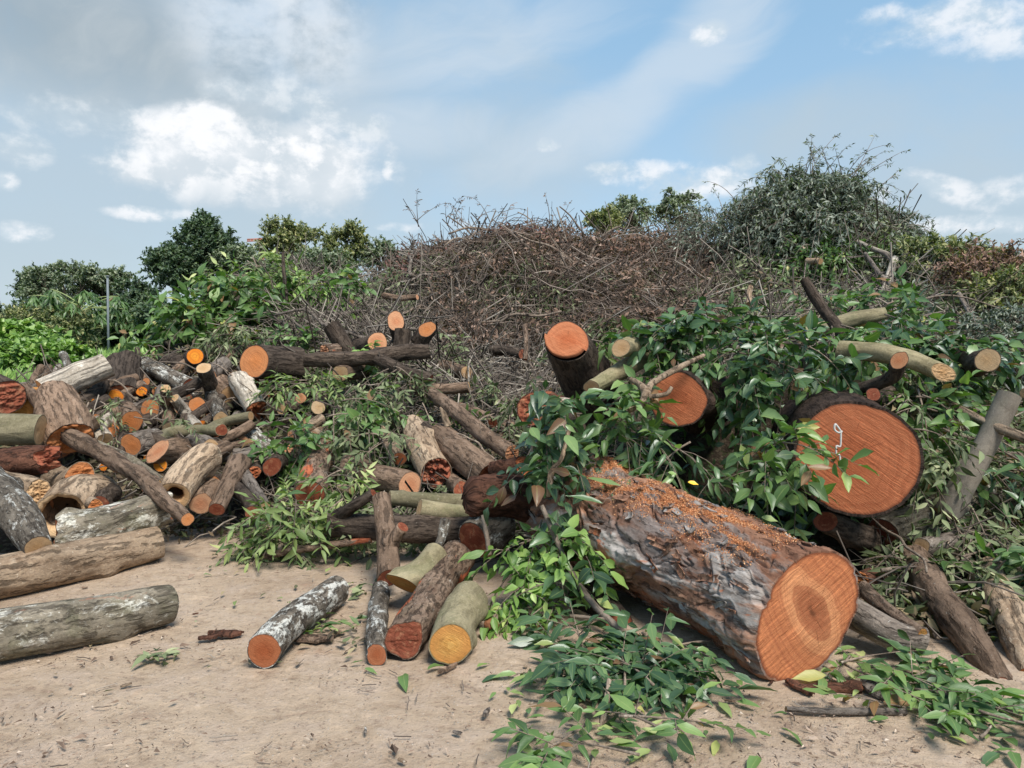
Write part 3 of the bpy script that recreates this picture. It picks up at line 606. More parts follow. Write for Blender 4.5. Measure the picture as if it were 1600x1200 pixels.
    if ends:
        for end in (0, 1):
            i0, t, nn, e1, e2 = info[end]; ring = V[i0]; cen = ring.mean(0); fn = face if end == 0 else (face2 or face)
            if hollow and end == 0:
                off = (e1 * rg.uniform(-.2, .2) + e2 * rg.uniform(-.2, .1)) * rm; rimg = Geo(); rows = []
                for k, dep in ((.955, 0), (.93, 0), (hollow + .12, .02), (hollow, .1), (hollow * .97, 1.0), (hollow * .9, 2.2), (.05, 2.4)):
                    kk = k * (1 + (vnoise(np.stack([cx * 2 + seed, sx * 2, sx * 0 + dep], -1)) - .5)[:, None] * (.35 if k < .9 else 0))
                    rows.append(cen + (ring - cen) * kk + off * (1 if k < .9 else 0) * .6 - nn * dep * rm)
                VV = np.array(rows); fr2 = np.repeat([.955, .93, .8, .7, .98, 1, 1], S)
                fc2 = np.stack([(VV - cen) @ e1 / rm, (VV - cen) @ e2 / rm, VV[..., 0] * 0 + seed], -1)
                mesh_obj('cut_face', VV, grid_quads(7, S), None, FC[fn], {'fc': fc2.reshape(-1, 3), 'fr': fr2}, True, root)
            else:
                vs, qs, ts, fcs, frs = end_mesh(ring, cen, t, nn, e1, e2, float(r[i0]), broken[end], seed, **(dict(step=step, ks=(.955, .93) + tuple(np.linspace(.9, .03, 22))) if step and end == 0 else {}))
                mesh_obj('cut_face' if not broken[end] else 'splintered_end', vs, qs, ts, FC[fn], {'fc': fcs, 'fr': frs}, True, root)
    return root, c, r, V
# ---------------------------------------------------------------- leafy branches
def rdir(rg, n): return nrm(rg.normal(size=(n, 3)))
def spray(base, d, L, nl, LL, LW, mat, label, group, name='leafy_branch', cat='branch', droop=.5, rg=None, r0=.006, pend=.35, hi=True, up=.9, stem_mat=None, root=None, flat=0):
    rg = rg or np.random.default_rng(int(abs(base[0] * 7919 + base[2] * 104729 + base[1] * 31)) % 99991)
    d = nrm(d); side = nrm(np.cross(d, [0, 0, 1.]) + 1e-3)
    t = np.linspace(0, 1, 8)[:, None]; bend = rg.normal(size=3) * .12 * L
    c = base + d * L * t + np.array([0, 0, -1.]) * droop * L * t ** 2 + bend * t * (1 - t)
    if root is None: root = thing(name, base, label, cat, group)
    gs = Geo(); simple_tube(gs, c, r0 * (1.15 - .8 * t[:, 0]), 6); gl = Geo()
    per = 7 if LL < .14 else 6; nt = max(2, int(nl / per)); Ps, Ds, Us, Ls = [], [], [], []
    for k in range(nt):
        tt = rg.uniform(.15, 1.0) if k else 1.0; i = tt * 7; i0 = min(int(i), 6); p = c[i0] * (1 - (i - i0)) + c[i0 + 1] * (i - i0)
        tan = nrm(c[i0 + 1] - c[i0]); td = nrm(tan * .7 + rdir(rg, 1)[0] * (.8 if not flat else np.array([.9, .9, .12])) + [0, 0, .1]) if k else tan; tl = LL * rg.uniform(1.2, 2.2)
        tp = p + td * np.linspace(0, 1, 5)[:, None] * tl + np.array([0, 0, -1]) * pend * tl * np.linspace(0, 1, 5)[:, None] ** 2
        simple_tube(gs, tp, r0 * .45 * np.linspace(1, .5, 5), 4)
        sd = nrm(np.cross(td, rdir(rg, 1)[0] * .5 + [0, 0, 1.]))
        for j in range(per):
            f = .15 + .85 * j / (per - 1); q = f * 4; q0 = min(int(q), 3); pp = tp[q0] * (1 - (q - q0)) + tp[q0 + 1] * (q - q0)
            sg = 1 if j % 2 else -1
            if flat: td = td * [1, 1, .35]
            dd = td * (.55 if j < per - 1 else 2) + sd * sg * .9 + rg.normal(size=3) * (.28 if not flat else np.array([.28, .28, .10])) + np.array([0, 0, -pend])
            Ps.append(pp); Ds.append(dd); Us.append(np.array([0, 0, up]) + rg.normal(size=3) * (.55 if not flat else .3) - nrm(p) * 0 + np.array([0, -.25, 0])); Ls.append(LL * (rg.uniform(.45, 1.0) + .45 * rg.random() ** 3) * (1.0 if f > .3 else .8))
    N = len(Ps); Ls = np.array(Ls); lc0 = rg.uniform(-.15, .15)
    leaves(gl, np.array(Ps), np.array(Ds), np.array(Us), Ls, Ls * LW * rg.uniform(.8, 1.2, N), rg.uniform(-.1, .5, N) + .6 * rg.random(N) ** 5, rg.uniform(-.1, .6, N) + .7 * rg.random(N) ** 5, np.clip(np.clip(rg.beta(2.2, 2.2, N) + lc0, .06, 1) * (rg.random(N) > .03), 0, 1), hi)
    gs2 = Geo(); vv = np.concatenate(gs.V)
    mesh_obj('stem', vv, np.concatenate(gs.Q), np.concatenate(gs.T), stem_mat or m_twig, {'bk': vv}, True, root)
    gl.build('leaves', LF[mat], root)
    return root
TYPES = {  # leaf length, width ratio, material, branch length, leaves per branch, droop
 'broad': (.13, .46, 'dark', .42, 40, .35, .3), 'broadmid': (.13, .46, 'mid', .42, 40, .35, .3), 'long': (.19, .24, 'dark', .40, 34, .45, .55),
 'oval': (.10, .5, 'bright', .36, 42, .4, .35), 'light': (.11, .28, 'light', .36, 46, .35, .3), 'olive': (.10, .30, 'olive', .42, 46, .45, .45),
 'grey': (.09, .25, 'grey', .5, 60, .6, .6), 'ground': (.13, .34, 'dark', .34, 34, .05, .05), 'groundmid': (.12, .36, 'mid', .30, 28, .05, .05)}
def FB(cx, cy, rx, ry, D, n, typ, label, group, scale=1.0, seed=None, flat=0.0, front=.45):
    rg = np.random.default_rng(seed or int(cx * 13 + cy)); LL, LW, mt, BL, nl, dr, pend = TYPES[typ]; n = max(2, int(round(n * .6))); made, pts = [], []
    for k in range(n):
        a_ = k * 2.4 + rg.uniform(0, .8); rr = math.sqrt((k + .5) / n); a, b = rr * math.cos(a_), rr * math.sin(a_)
        q = math.sqrt(max(0, 1 - rr * rr)); wr = rx / FPX * D; L = min(BL * scale, 1.3 * wr + .10) * rg.uniform(.75, 1.15)
        p = P(cx + a * rx * .78, cy + b * ry * .8, D - q * wr * front)
        d = RT * (a * .9 + rg.normal() * .5) + np.array([0, 0, 1.]) * (-b * .5 + rg.normal() * .3) + np.array([0, -1., 0]) * (.25 + .25 * q + rg.normal() * .2)
        if flat: d = np.array([rg.normal(), rg.normal() * .8 - .2, .03])
        d = nrm(d); base = p - d * L * .55
        zmin = max(float(H(base[0], base[1])), 0) + .02
        if base[2] < zmin: base[2] = zmin + (0 if not flat else rg.uniform(0, .06))
        made.append(spray(base, d, L, int(nl * 1.3 * rg.uniform(.8, 1.2) * min(1, .45 + wr * 2)), LL * scale, LW, mt, label, group, droop=dr * (1 - flat), rg=rg, pend=pend, flat=flat)); pts.append(p)
    distinguish(made, pts)
# ---------------------------------------------------------------- the giant trunk
def giant():
    A, Bp = P(1258, 962, 3.43), P(905, 792, 4.9); rA, rB = .285, .345
    out = [(1288,857),(1318,866),(1338,885),(1343,917),(1334,968),(1320,998),(1301,1023),(1267,1055),(1223,1068),(1198,1060),(1184,1040),(1179,1010),(1182,985),(1189,955),(1200,930),(1219,895),(1245,870),(1268,859)]
    L = np.linalg.norm(Bp - A) + .12; T = nrm(Bp - A); nn = nrm(-T * .80 + nrm(CAM - A) * .42 + np.array([.10, 0, .02]))
    F = []
    for x, y in out:
        d = P(x, y, 1.0) - CAM; F.append(CAM + d * ((A - CAM) @ nn) / (d @ nn))
    F = np.array(F); A = F.mean(0); T = nrm(Bp - A)
    up = np.array([0, 0, 1.]); N = nrm(up - T * (up @ T)); B = np.cross(T, N)
    S, n = 300, 330; th = np.linspace(0, 2 * np.pi, S, endpoint=False); s = np.linspace(0, L, n)
    q = F - A; ang = np.arctan2(q @ B, q @ N); rad = np.hypot(q @ B, q @ N); o = np.argsort(ang); ang, rad = ang[o], rad[o]; tt = q[o] @ T
    rprof = np.interp(th, np.concatenate([ang - 2*np.pi, ang, ang + 2*np.pi, ang + 4*np.pi]), np.tile(rad, 4)); kk = np.array([.1,.2,.4,.2,.1])
    for _ in range(8): rprof = sum(k * np.roll(rprof, i - 2) for i, k in enumerate(kk))
    w_ = np.clip(1 - s / 1.0, 0, 1)[:, None] ** 1.5
    RR = rprof[None] * w_ + (rA + (rB - rA) * (s / L) ** .8)[:, None] * (1 - w_)
    cx, sx = np.cos(th), np.sin(th); rm = .31
    bk = np.stack([np.broadcast_to(cx * rm, (n, S)), np.broadcast_to(sx * rm, (n, S)), np.broadcast_to(s[:, None], (n, S))], -1)
    b2 = bk + (fbm(bk * 4, 3)[..., None] - .5) * .25
    pl_ = fbm(b2 * [5.5, 5.5, 1.7], 4); ridg = np.abs(fbm(b2 * [11, 11, 3.2] + 4, 4) - .5); fine = fbm(bk * [60, 60, 30], 2) - .5
    plate = sstep(pl_, .44, .49) * .016 + sstep(pl_, .54, .57) * .014
    plate = plate - (1 - sstep(ridg, 0, .05)) * .020 + fine * .007
    edge = np.clip(s / .05, 0, 1)[:, None]
    big = (fbm(bk * [2.2, 2.2, 1.2] + 8, 2) - .5) * .09 * np.clip(s / .5, 0, 1)[:, None]
    RR = RR + plate * (.35 + .65 * edge) - .01 + big * .6
    c = A + T * s[:, None]; V = c[:, None] + RR[..., None] * (cx[None, :, None] * N + sx[None, :, None] * B)
    dl = -((V[0] - A) @ nn) / (T @ nn); V = V + (np.clip(1 - s / 1.1, 0, 1)[:, None] * dl[None])[..., None] * T
    root = thing('giant_log', [c[:, 0].mean(), c[:, 1].mean(), 0], 'giant sawn trunk with flaking grey and rust bark and a broad orange cut face', 'log')
    gh = sstep(pl_, .44, .5) * (.5 + .5 * sstep(ridg, 0, .05))
    tha = np.angle(np.exp(1j * th)); sgn_ = 1 if B @ nrm(CAM - A) > 0 else -1
    sd = np.exp(-((tha - sgn_ * .02) / .55) ** 2)[None] * sstep(s, .05, .35)[:, None] * (1 - sstep(s, L - .5, L - .15))[:, None] * sstep(fbm(bk * [7, 7, 3.5], 3), .30, .55)
    G = Geo(); G.add(V, grid_quads(n, S), None, bk=bk.reshape(-1, 3), gh=gh.ravel(), sd=sd.ravel())
    ring = V[0]; cen = ring.mean(0); lip = cen + (ring - cen) * .97
    G.add(np.concatenate([ring, lip]), grid_quads(2, S), None, bk=np.concatenate([bk[0], bk[0]]), gh=np.zeros(2 * S), sd=np.zeros(2 * S))
    back = V[-1]; G.add(np.concatenate([back, c[-1] + (back - c[-1]) * .3 + T * .05]), grid_quads(2, S), None, bk=np.concatenate([bk[-1], bk[-1]]), gh=np.full(2 * S, .1), sd=np.zeros(2 * S))
    G.build('bark', m_gbark, root)
    e1 = nrm(np.cross(nn, [0, 0, 1.])); e2 = np.cross(nn, e1)
    if e2[2] < 0: e2 = -e2
    vs, qs, ts, fc, fr = end_mesh(ring, cen, T, nn, e1, e2, rA, 0, 3.0, (.97, .95, .93, .9, .8, .7, .6, .5, .4, .3, .2, .1))
    qx, qy = (vs - cen) @ e1 / .3, (vs - cen) @ e2 / .3; vs = vs + nn * ((fbm(np.stack([(qx * .5 + qy * .86) * 30, (qx - qy * .6) * 2, qx * 0], -1), 2) - .5) * .004)[:, None]
    mesh_obj('cut_face', vs, qs, ts, FC['giant'], {'fc': fc, 'fr': fr}, True, root)
    # second, darker trunk leader at the far end running left
    rg = np.random.default_rng(5)
    pts = np.array([P(738, 778, 4.75), P(800, 776, 4.82), P(880, 785, 4.95), P(950, 800, 5.0)]); cl, rl = catmull(pts, [.125, .135, .16, .2], 90)
    def limb(cl, rl, seed, nm, matl, ff):
        T2, N2, B2 = frames(cl); S2 = 90; t2 = np.linspace(0, 2*np.pi, S2, endpoint=False); m_ = len(cl); ss_ = np.linspace(0, 1, m_) * np.linalg.norm(np.diff(cl, axis=0), axis=1).sum()
        bk2 = np.stack([np.broadcast_to(np.cos(t2) * .14, (m_, S2)) + seed, np.broadcast_to(np.sin(t2) * .14, (m_, S2)), np.broadcast_to(ss_[:, None], (m_, S2))], -1)
        R2 = rl[:, None] * (1 + (fbm(bk2 * 9, 3) - .5) * .35) + (np.abs(fbm(bk2 * [26, 26, 9], 3) - .5)) * .03
        V2 = cl[:, None] + R2[..., None] * (np.cos(t2)[None, :, None] * N2[:, None] + np.sin(t2)[None, :, None] * B2[:, None])
        end = V2[0]; ce = end.mean(0); V2 = np.concatenate([[ce + (end - ce) * k - T2[0] * rl[0] * dd for k, dd in ((.02, .42), (.35, .40), (.65, .32), (.88, .16))], V2]); 
        V2[:4] += (fbm(V2[:4] * 22, 3)[..., None] - .5) * .05
        bk3 = np.concatenate([np.repeat(bk2[:1], 4, 0), bk2]); mesh_obj(nm, V2, grid_quads(len(V2), S2), None, matl, {'bk': bk3.reshape(-1, 3), 'gh': np.full(len(V2) * S2, .5)}, True, root)
    limb(cl, rl, 3., 'forked_limb', BK['dred'], 0)
    cl2, rl2 = catmull([P(885, 655, 4.75), P(892, 720, 4.8), P(915, 785, 4.9)], [.10, .125, .19], 60)
    limb(cl2, rl2, 9., 'limb_stub', BK['dark'], 0)
    # loose bark flakes lifting off
    gf = Geo()
    for _ in range(150):
        i = rg.integers(10, n - 20); j = rg.integers(0, S); p = V[i, j]; out_ = nrm(p - c[i]);
        if out_ @ nrm(CAM - p) < -.1: continue
        a = nrm(T * rg.choice([-1, 1]) + rg.normal(size=3) * .3); ln, wd = rg.uniform(.03, .13), rg.uniform(.012, .04); a = nrm(a - out_ * (a @ out_)); b = np.cross(out_, a)
        us = np.linspace(-1, 1, 6); vs_ = np.linspace(-1, 1, 4); U, W = np.meshgrid(us, vs_, indexing='ij'); wob = 1 + (rg.random((6, 4)) - .5) * .5; lift = rg.uniform(.0, .022)
        top = p + (U * ln * .5 * wob)[..., None] * a + (W * wd * .5 * wob)[..., None] * b + (.003 + lift * (U * .5 + .5) ** 2 + .006 * W ** 2)[..., None] * out_
        VV = np.concatenate([top.reshape(-1, 3), (top - out_ * .005).reshape(-1, 3)]); qf = grid_quads(6, 4, False)
        bd = [[k, k + 1] for k in range(0, 3)] + [[3 + 4*k, 7 + 4*k] for k in range(5)] + [[23 - k, 22 - k] for k in range(3)] + [[20 - 4*k, 16 - 4*k] for k in range(5)]
        sd = np.array([[u_, v_, v_ + 24, u_ + 24] for u_, v_ in bd])
        gf.add(VV, np.concatenate([qf, qf[:, ::-1] + 24, sd]), None, bk=VV + rg.random(3), gh=np.full(48, rg.choice([.0, 1., 1.])))
    gf.build('bark_flakes', m_gbark, root, smooth=False)['kind'] = 'stuff'
    # sawdust lying on the top side
    gs = Geo(); k = 30000; i = (rg.beta(1.4, 1.6, k) * (n - 50) + 20).astype(int); thc = rg.normal(-.05, .34, k) ; 
    toc = nrm(CAM - A); sg = 1 if B @ toc > 0 else -1
    j = ((thc + sg * .05) / (2*np.pi) * S).astype(int) % S; p = V[i, j]; keep = fbm(bk[i, j] * [7, 7, 3.5], 3) + .16 * (rg.random(k) - .5) > .43
    p = p[keep]; m_ = len(p); sz = rg.uniform(.0015, .0052, m_); d1, d2, d3 = rdir(rg, m_), rdir(rg, m_), rdir(rg, m_)
    p = p + np.array([0, 0, .003]) + rg.random((m_, 1)) * .006 * np.array([0, 0, 1.])
    VV = np.stack([p + d1 * sz[:, None], p + d2 * sz[:, None], p + d3 * sz[:, None], p - (d1 + d2) * sz[:, None] * .6], 1)
    tr = (np.array([[0, 1, 2], [0, 3, 1], [1, 3, 2], [2, 3, 0]])[None] + 4 * np.arange(m_)[:, None, None]).reshape(-1, 3)
    gs.add(VV.reshape(-1, 3), None, tr, lc=np.repeat(rg.random(m_), 4)); so = gs.build('sawdust', m_sawdust, root, smooth=False); so['kind'] = 'stuff'
    return V, c
BK['dred'] = bark_mat('bark_dark_red', (.05,.024,.017), (.15,.07,.045), (.20,.14,.11), .66, .06, 15, .4, .016, 0, .5)
BK['drum'] = bark_mat('bark_big_dark', (.03,.022,.018), (.09,.06,.045), (.15,.12,.10), .66, .06, 12, .3, .02)
gV, gC = giant()

# ---------------------------------------------------------------- big logs on the right
big = LG([(1336,715,88,4.35),(1290,690,86,6.1)], 'drum', 'redbig', 'huge round log with a red cut face right of the dark hollow', knots=1, rough=.5, cutn=nrm(CAM - P(1336,715,4.35)) * .8 + np.array([-.28,-.1,.12]), name='large_log')[0]
LG([(1060,625,43,4.95),(1105,615,45,6.3)], 'drum', 'redbig', 'round log with a rough red face behind the forked pale twig', knots=0, rough=.7, facing=.6)
LG([(886,534,36,5.4),(905,575,37,5.65),(935,640,40,5.95)], 'dark', 'red', 'upright leaning log with a split orange-red top face above the heap', cutn=nrm(CAM - P(886,534,5.4)) * .85 + np.array([-.05, 0, .50]), rough=.6, step=.30)
LG([(970,543,14,5.3),(1035,560,17,6.0)], 'green', 'tan', 'short round log with a small yellow cut face left of the big leaves', facing=.6)
LG([(925,606,12,5.2),(1040,538,17,5.9)], 'green', 'tan', 'slanting tan log under the small yellow faced one', facing=.3)
LG([(1578,617,17,4.6),(1545,685,17,4.6),(1478,805,20,4.6)], 'smooth', 'tan', 'smooth grey pole leaning at the right edge with stubby knots', cat='pole', name='leaning_pole', knots=5, rough=.5, facing=0)
LG([(1474,582,12.5,4.9),(1400,556,14.5,5.05),(1310,546,14,5.3)], 'green', 'tan', 'olive log with a bright ragged yellow end above the huge round log', broken=(.25,0), facing=.5)
LG([(1406,563,12,4.75),(1392,590,11,4.9),(1335,612,10,5.2)], 'dark', 'pink', 'dark stick with a pink cut end in front of the olive log', cat='stick', facing=.6)
LG([(1364,617,10,4.8),(1390,612,10,5.5)], 'dark', 'darkred', 'small dark red log end just above the huge round log')
LG([(1290,815,17,4.5),(1372,848,24,4.9),(1440,860,26,5.3)], 'dark', 'darkred', 'dark log with a small red end underneath the huge round log', facing=.7)
LG([(1380,838,29,4.75),(1440,815,30,4.75),(1530,770,26,5.1)], 'moss', 'darkred', 'mossy trunk lying below the smooth grey pole', knots=2)
LG([(1257,436,8,5.9),(1282,478,9,5.85),(1316,521,10,5.75)], 'dark', 'orange', 'bare pole sticking up with an orange tip above the leaves', cat='pole', facing=.2)
LG([(1384,489,9.5,6.1),(1330,500,12,6.1),(1262,522,12,6.2)], 'green', 'tan', 'olive branch lying behind the pole with the orange tip', facing=.3, stubs=((.12, 2.2, .05, .035),))
LG([(1543,562,18,5.1),(1500,560,19,5.8)], 'dark', 'tan', 'dark log with a pale oval face in leaves near the right edge', facing=.4)
LG([(1569,1078,20,3.42),(1500,980,25,3.75),(1452,915,25,4.15),(1424,868,22,4.5)], 'brown', 'darkred', 'long rough brown log slanting down to the lower right corner', rough=1.4, jag=.5, broken=(.5,.3), facing=0)
LG([(1622,1058,30,3.5),(1590,985,27,3.75),(1562,930,21,4.0),(1548,885,18,4.25)], 'tan', 'orange', 'thick tan log on the right edge with one sawn side stub', rough=1.2, stubs=((.30, 1.9, .10, .040),), facing=0)
LG([(1443,1001,21,3.60),(1392,990,24,3.62),(1330,956,24,3.80)], 'grey', 'tan', 'short curved grey log right of the giant cut face', facing=-.1)
LG([(1346,918,12,3.95),(1390,955,10,3.75),(1442,990,8,3.55)], 'red', 'yellow', 'thin dark branch with a torn orange end beside the giant cut face', cat='branch', broken=(1.0,.2), facing=0, name='branch')
LG([(1345,905,13,4.3),(1400,905,16,4.5)], 'dred', 'orange', 'reddish broken log piece behind the giant cut face', broken=(.5,0))
LG([(1487,633,6,4.9),(1545,662,7,4.6),(1640,700,8,4.3)], 'tan', 'tan', 'upper straight pinkish stick passing behind the leaning grey pole', cat='stick', name='stick', seg=12)
LG([(1510,652,5,5.0),(1560,672,6,4.8),(1660,705,7,4.6)], 'grey', 'tan', 'lower grey stick passing behind the leaning grey pole', cat='stick', name='stick', seg=12)
LG([(1600,614,8,5.2),(1680,612,9,5.2)], 'tan', 'tan', 'stick end jutting in at the right edge beside the pole top', cat='stick', name='stick')
LG([(1495,962,24,4.35),(1560,945,26,4.7)], 'dred', 'darkred', 'dark red log end between the rough brown log and the tan one', broken=(.4,0))
LG([(1590,870,24,4.9),(1665,850,30,5.3)], 'red', 'pink', 'reddish split log behind the thick tan log at right', broken=(.5,0))
LG([(1440,855,14,4.45),(1530,838,14,4.6),(1620,835,12,4.8)], 'grey', 'tan', 'grey branch in dry leaves above the rough brown log', cat='branch', name='branch')
LG([(832,640,26,5.15),(870,650,30,5.3)], 'dred', 'darkred', 'dark blunt stump behind the broad leaves at left of the giant trunk', broken=(.2,0), facing=.5)
LG([(905,925,26,4.35),(968,978,24,4.0)], 'dark', 'darkred', 'dark short log in the shade beneath the giant trunk', facing=.5)
LG([(880,905,11,4.5),(915,985,13,4.1),(935,1012,13,4.0)], 'green', 'tan', 'olive stick poking from under the giant trunk into leaves', cat='stick')
LG([(857,1010,8,3.9),(893,1048,8,3.72)], 'red', 'tan', 'short reddish stick with a frayed end beside the leaf heap', cat='stick', broken=(.8,0))
LG([(768,1026,4,3.9),(850,1032,6,3.85)], 'dark', 'tan', 'dark stick on the dirt left of the green leaf heap', cat='stick', name='stick')

# ---------------------------------------------------------------- logs on the open dirt
LG([(411,1017,26.5),(526,921,22)], 'lichen', 'red', 'separate log with black and white bark and round red face on the dirt', facing=.3, rough=.8)
LG([(264,944,29),(240,949,32),(150,968,35),(1,992,38),(-170,1025,41)], 'moss', 'darkred', 'lowest long grey-green log cut off by the left picture edge', facing=-.1, rough=.7, knots=1, broken=(.2,0), stubs=((.2, 2.6, .03, .02),))
LG([(-170,1012,40,3.40),(5,991,38,3.58)], 'moss', 'tan', 'butt length of the lowest log running out past the left edge') if 0 else None
LG([(246,846,26),(120,876,30),(-110,925,35)], 'tan', 'tan', 'second long brown log lying in front of the left pile', facing=-.1, rough=.9)
LG([(588,1021,16),(590,985,17),(594,918,14)], 'lichen', 'red', 'slim silver-grey log between the two groups of cut ends', facing=.35, rough=1.3)
LG([(634,1000,31),(672,935,29),(716,866,25)], 'red', 'darkred', 'rough log with peeling bark and a dark red face, left of the yellow one', rough=1.6, broken=(.12,0), facing=.25)
LG([(704,1006,34),(735,937,29)], 'green', 'yellow', 'short stout log with smooth olive bark and a yellow face at the front', facing=.3, rough=.7)
LG([(628,912,24,4.15),(680,866,20,4.5)], 'green', 'yellow', 'olive log with a yellow wedge-shaped face behind the silver-grey one', facing=.3, rough=.8, cutn=(-.25,-.6,-.75))
LG([(680,862,6,4.52),(697,814,8,4.65)], 'lichen', 'tan', 'thin pointed stick standing up behind the olive wedge log', cat='stick', name='stick', rough=1.5)
LG([(608,903,18,4.35),(604,850,17,4.5),(596,778,14,4.75)], 'brown', 'darkred', 'upright mottled log leaning against the horizontal dark one', rough=1.0, facing=.1, stubs=((.35, 0.5, .12, .038),))
LG([(516,822,19,5.0),(620,826,20,4.95),(742,826,21,5.05)], 'dark', 'orange', 'long dark horizontal log at the front of the middle pile', facing=-.1)
LG([(584,771,7,4.85),(552,790,9,4.9),(524,812,12,5.0)], 'dark', 'darkred', 'short dark limb rising from the left end of the horizontal log', cat='branch', name='branch', facing=0)
LG([(655,795,14,5.0),(700,800,13,5.05),(742,803,13,5.1)], 'green', 'tan', 'green log with a pale notch lying on the dark horizontal log', facing=.2)
LG([(608,778,12,5.15),(680,783,13,5.2),(742,786,13,5.3)], 'green', 'tan', 'green log lying behind the one with the pale notch', facing=0)
LG([(742,845,30,4.7),(775,820,34,4.9)], 'lichen', 'darkred', 'scaly dark log block below the blunt trunk end', facing=0)
LG([(412,869,5,5.0),(470,858,6,4.95),(580,843,5,4.9)], 'red', 'pink', 'thin reddish branch lying along the dirt below the light green leaves', cat='branch', name='branch', seg=12)
LG([(365,1116,3,3.20),(420,1100,6,3.28),(468,1088,4,3.32)], 'red', 'pink', 'torn bark strip alone on the open dirt', cat='bark strip', name='bark_strip', seg=10, jag=.6)
LG([(1258,1074,5,3.32),(1310,1076,11,3.3),(1345,1074,9,3.3)], 'dred', 'red', 'thick flake of red bark below the giant cut face', cat='bark piece', name='bark_piece', broken=(.5,.5), rough=2.2)
LG([(1228,1108,4,3.1),(1320,1112,6,3.08),(1415,1112,6,3.1)], 'grey', 'tan', 'long straight stick lying below the giant cut face', cat='stick', name='stick', seg=10)
LG([(1075,1090,8,3.32),(1120,1125,9,3.15),(1163,1168,7,2.95)], 'brown', 'orange', 'branch with a chopped orange notch at the front of the leaf heap', cat='branch', name='branch', broken=(.5,.3), seg=16)
LG([(1040,1072,4,3.35),(1110,1135,3,3.1),(1220,1138,2.5,3.1)], 'twig', 'tan', 'thin twig arching over the dirt right of the leaf heap', cat='twig', name='twig', seg=8)
LG([(846,790,4,4.2),(905,915,5,4.05),(985,1000,6,3.7),(1062,1070,7,3.45)], 'twig', 'tan', 'slender bare branch running down through the leaves by the giant trunk', cat='branch', name='branch', seg=12)
LG([(842,958,3,4.0),(890,962,3,3.95),(948,968,3,3.85)], 'twig', 'tan', 'thin side twig joining the slender bare branch', cat='twig', name='twig', seg=8)
LG([(952,1062,4,3.2),(946,1105,5,3.1),(936,1150,4,3.0)], 'twig', 'tan', 'pale twig upright among the dark leaves at the front', cat='twig', name='twig', seg=8)
LG([(754,805,3,4.6),(760,835,4,4.55),(765,868,4,4.5)], 'twig', 'tan', 'thin stick standing against the scaly block', cat='twig', name='twig', seg=8)

# ---------------------------------------------------------------- left pile
LG([(60,857,20,4.45),(28,800,29,4.75),(-25,748,30,5.1)], 'lichen', 'tan', 'white-blotched log with a tan face at the far left of the pile', facing=.35)
LG([(88,846,34,4.78),(170,822,32,4.92),(258,792,27,5.15)], 'moss', 'red', 'mossy dark log with white streaks behind the second long log', facing=.15, rough=1.2, jag=.3)
LG([(93,808,34,5.0),(122,772,33,5.3),(158,770,27,5.6)], 'tan', 'tan', 'hollow curled log with an open pale rim on the left', hollow=.74, facing=.3, rough=1.2)
LG([(125,740,20,5.4),(85,745,20,5.9)], 'tan', 'orange', 'short log end with a torn tan rim above the curled log', broken=(.35,0), facing=.5)
LG([(271,776,25,5.25),(320,718,27,5.75)], 'tan', 'tan', 'tan log with a hollow dark centre in the middle of the left pile', hollow=.5, facing=.25, rough=.7, face2='darkred')
LG([(314,787,16,5.4),(335,762,17,5.7)], 'brown', 'pink', 'short log with a pinkish face right of the hollow tan one', facing=.3)
LG([(338,796,12,5.4),(352,765,13,5.6),(374,722,17,6.0)], 'brown', 'darkred', 'forked brown limb standing on the dirt at the pile edge', facing=.3, rough=1.1)
LG([(395,802,12,5.3),(388,780,12,5.5),(362,758,10,5.8)], 'dark', 'darkred', 'small dark leg of log left of the light green leaves', facing=.5)
LG([(415,790,8,5.3),(395,760,9,5.7),(372,728,10,6.1)], 'grey', 'tan', 'grey limb slanting from the forked brown limb', cat='branch', facing=0)
LG([(293,811,10,4.85),(250,775,12,5.05),(215,742,13,5.3),(160,708,13,5.6),(105,680,13,5.85),(70,640,12,6.1),(40,606,8,6.4)], 'brown', 'orange', 'long crooked pole lying down across the whole left pile', cat='pole', name='crooked_pole', facing=.35, rough=1.5)
LG([(112,684,34,5.85),(104,660,38,6.0),(92,635,34,6.2),(84,618,28,6.35)], 'brown', 'orange', 'massive weathered trunk with a broken yellow underside on the left', rough=1.7, broken=(.35,.1), facing=.1)
LG([(38,610,32,6.6),(20,645,34,6.3)], 'red', 'yellow', 'stump with a flat orange-yellow top at the left end of the pile', facing=.1, cutn=(.25,-.5,.8), rough=1.2)
LG([(12,620,26,6.1),(-30,600,28,6.2)], 'dark', 'dred' if 0 else 'darkred', 'dark round log end in front of the orange topped stump', facing=.3, broken=(.2,0))
LG([(168,570,20,7.0),(125,588,22,6.9),(70,612,23,6.7)], 'pale', 'tan', 'pale bleached log at the top of the left pile', facing=-.1, rough=1.0)
LG([(190,618,25,7.4),(197,570,26,7.9)], 'dark', 'darkred', 'short fat log with deep dark furrows on top of the left pile', facing=-.1, rough=1.3)
LG([(64,672,23,5.7),(10,672,24,5.7),(-60,675,25,5.7)], 'green', 'tan', 'smooth olive log end jutting in from the left edge', facing=0, rough=.6)
LG([(75,716,22,5.4),(25,722,25,5.4),(-40,735,25,5.4)], 'dred', 'darkred', 'dark reddish slab of log below the smooth olive one', rough=1.6, broken=(.4,0), jag=.5)
LG([(60,770,18,5.1),(15,755,20,5.2),(-40,748,22,5.3)], 'tan', 'tan', 'shaggy light log behind the white-blotched one', rough=1.5, broken=(.4,0))
LG([(68,790,16,5.2),(30,790,18,5.3)], 'brown', 'pink', 'small curled log in the shadow by the white-blotched one', hollow=.5)
LG([(181,618,10.5),(196,632,11,.4)], 'brown', 'glow', 'small glowing orange log end under the furrowed fat log', facing=.5)
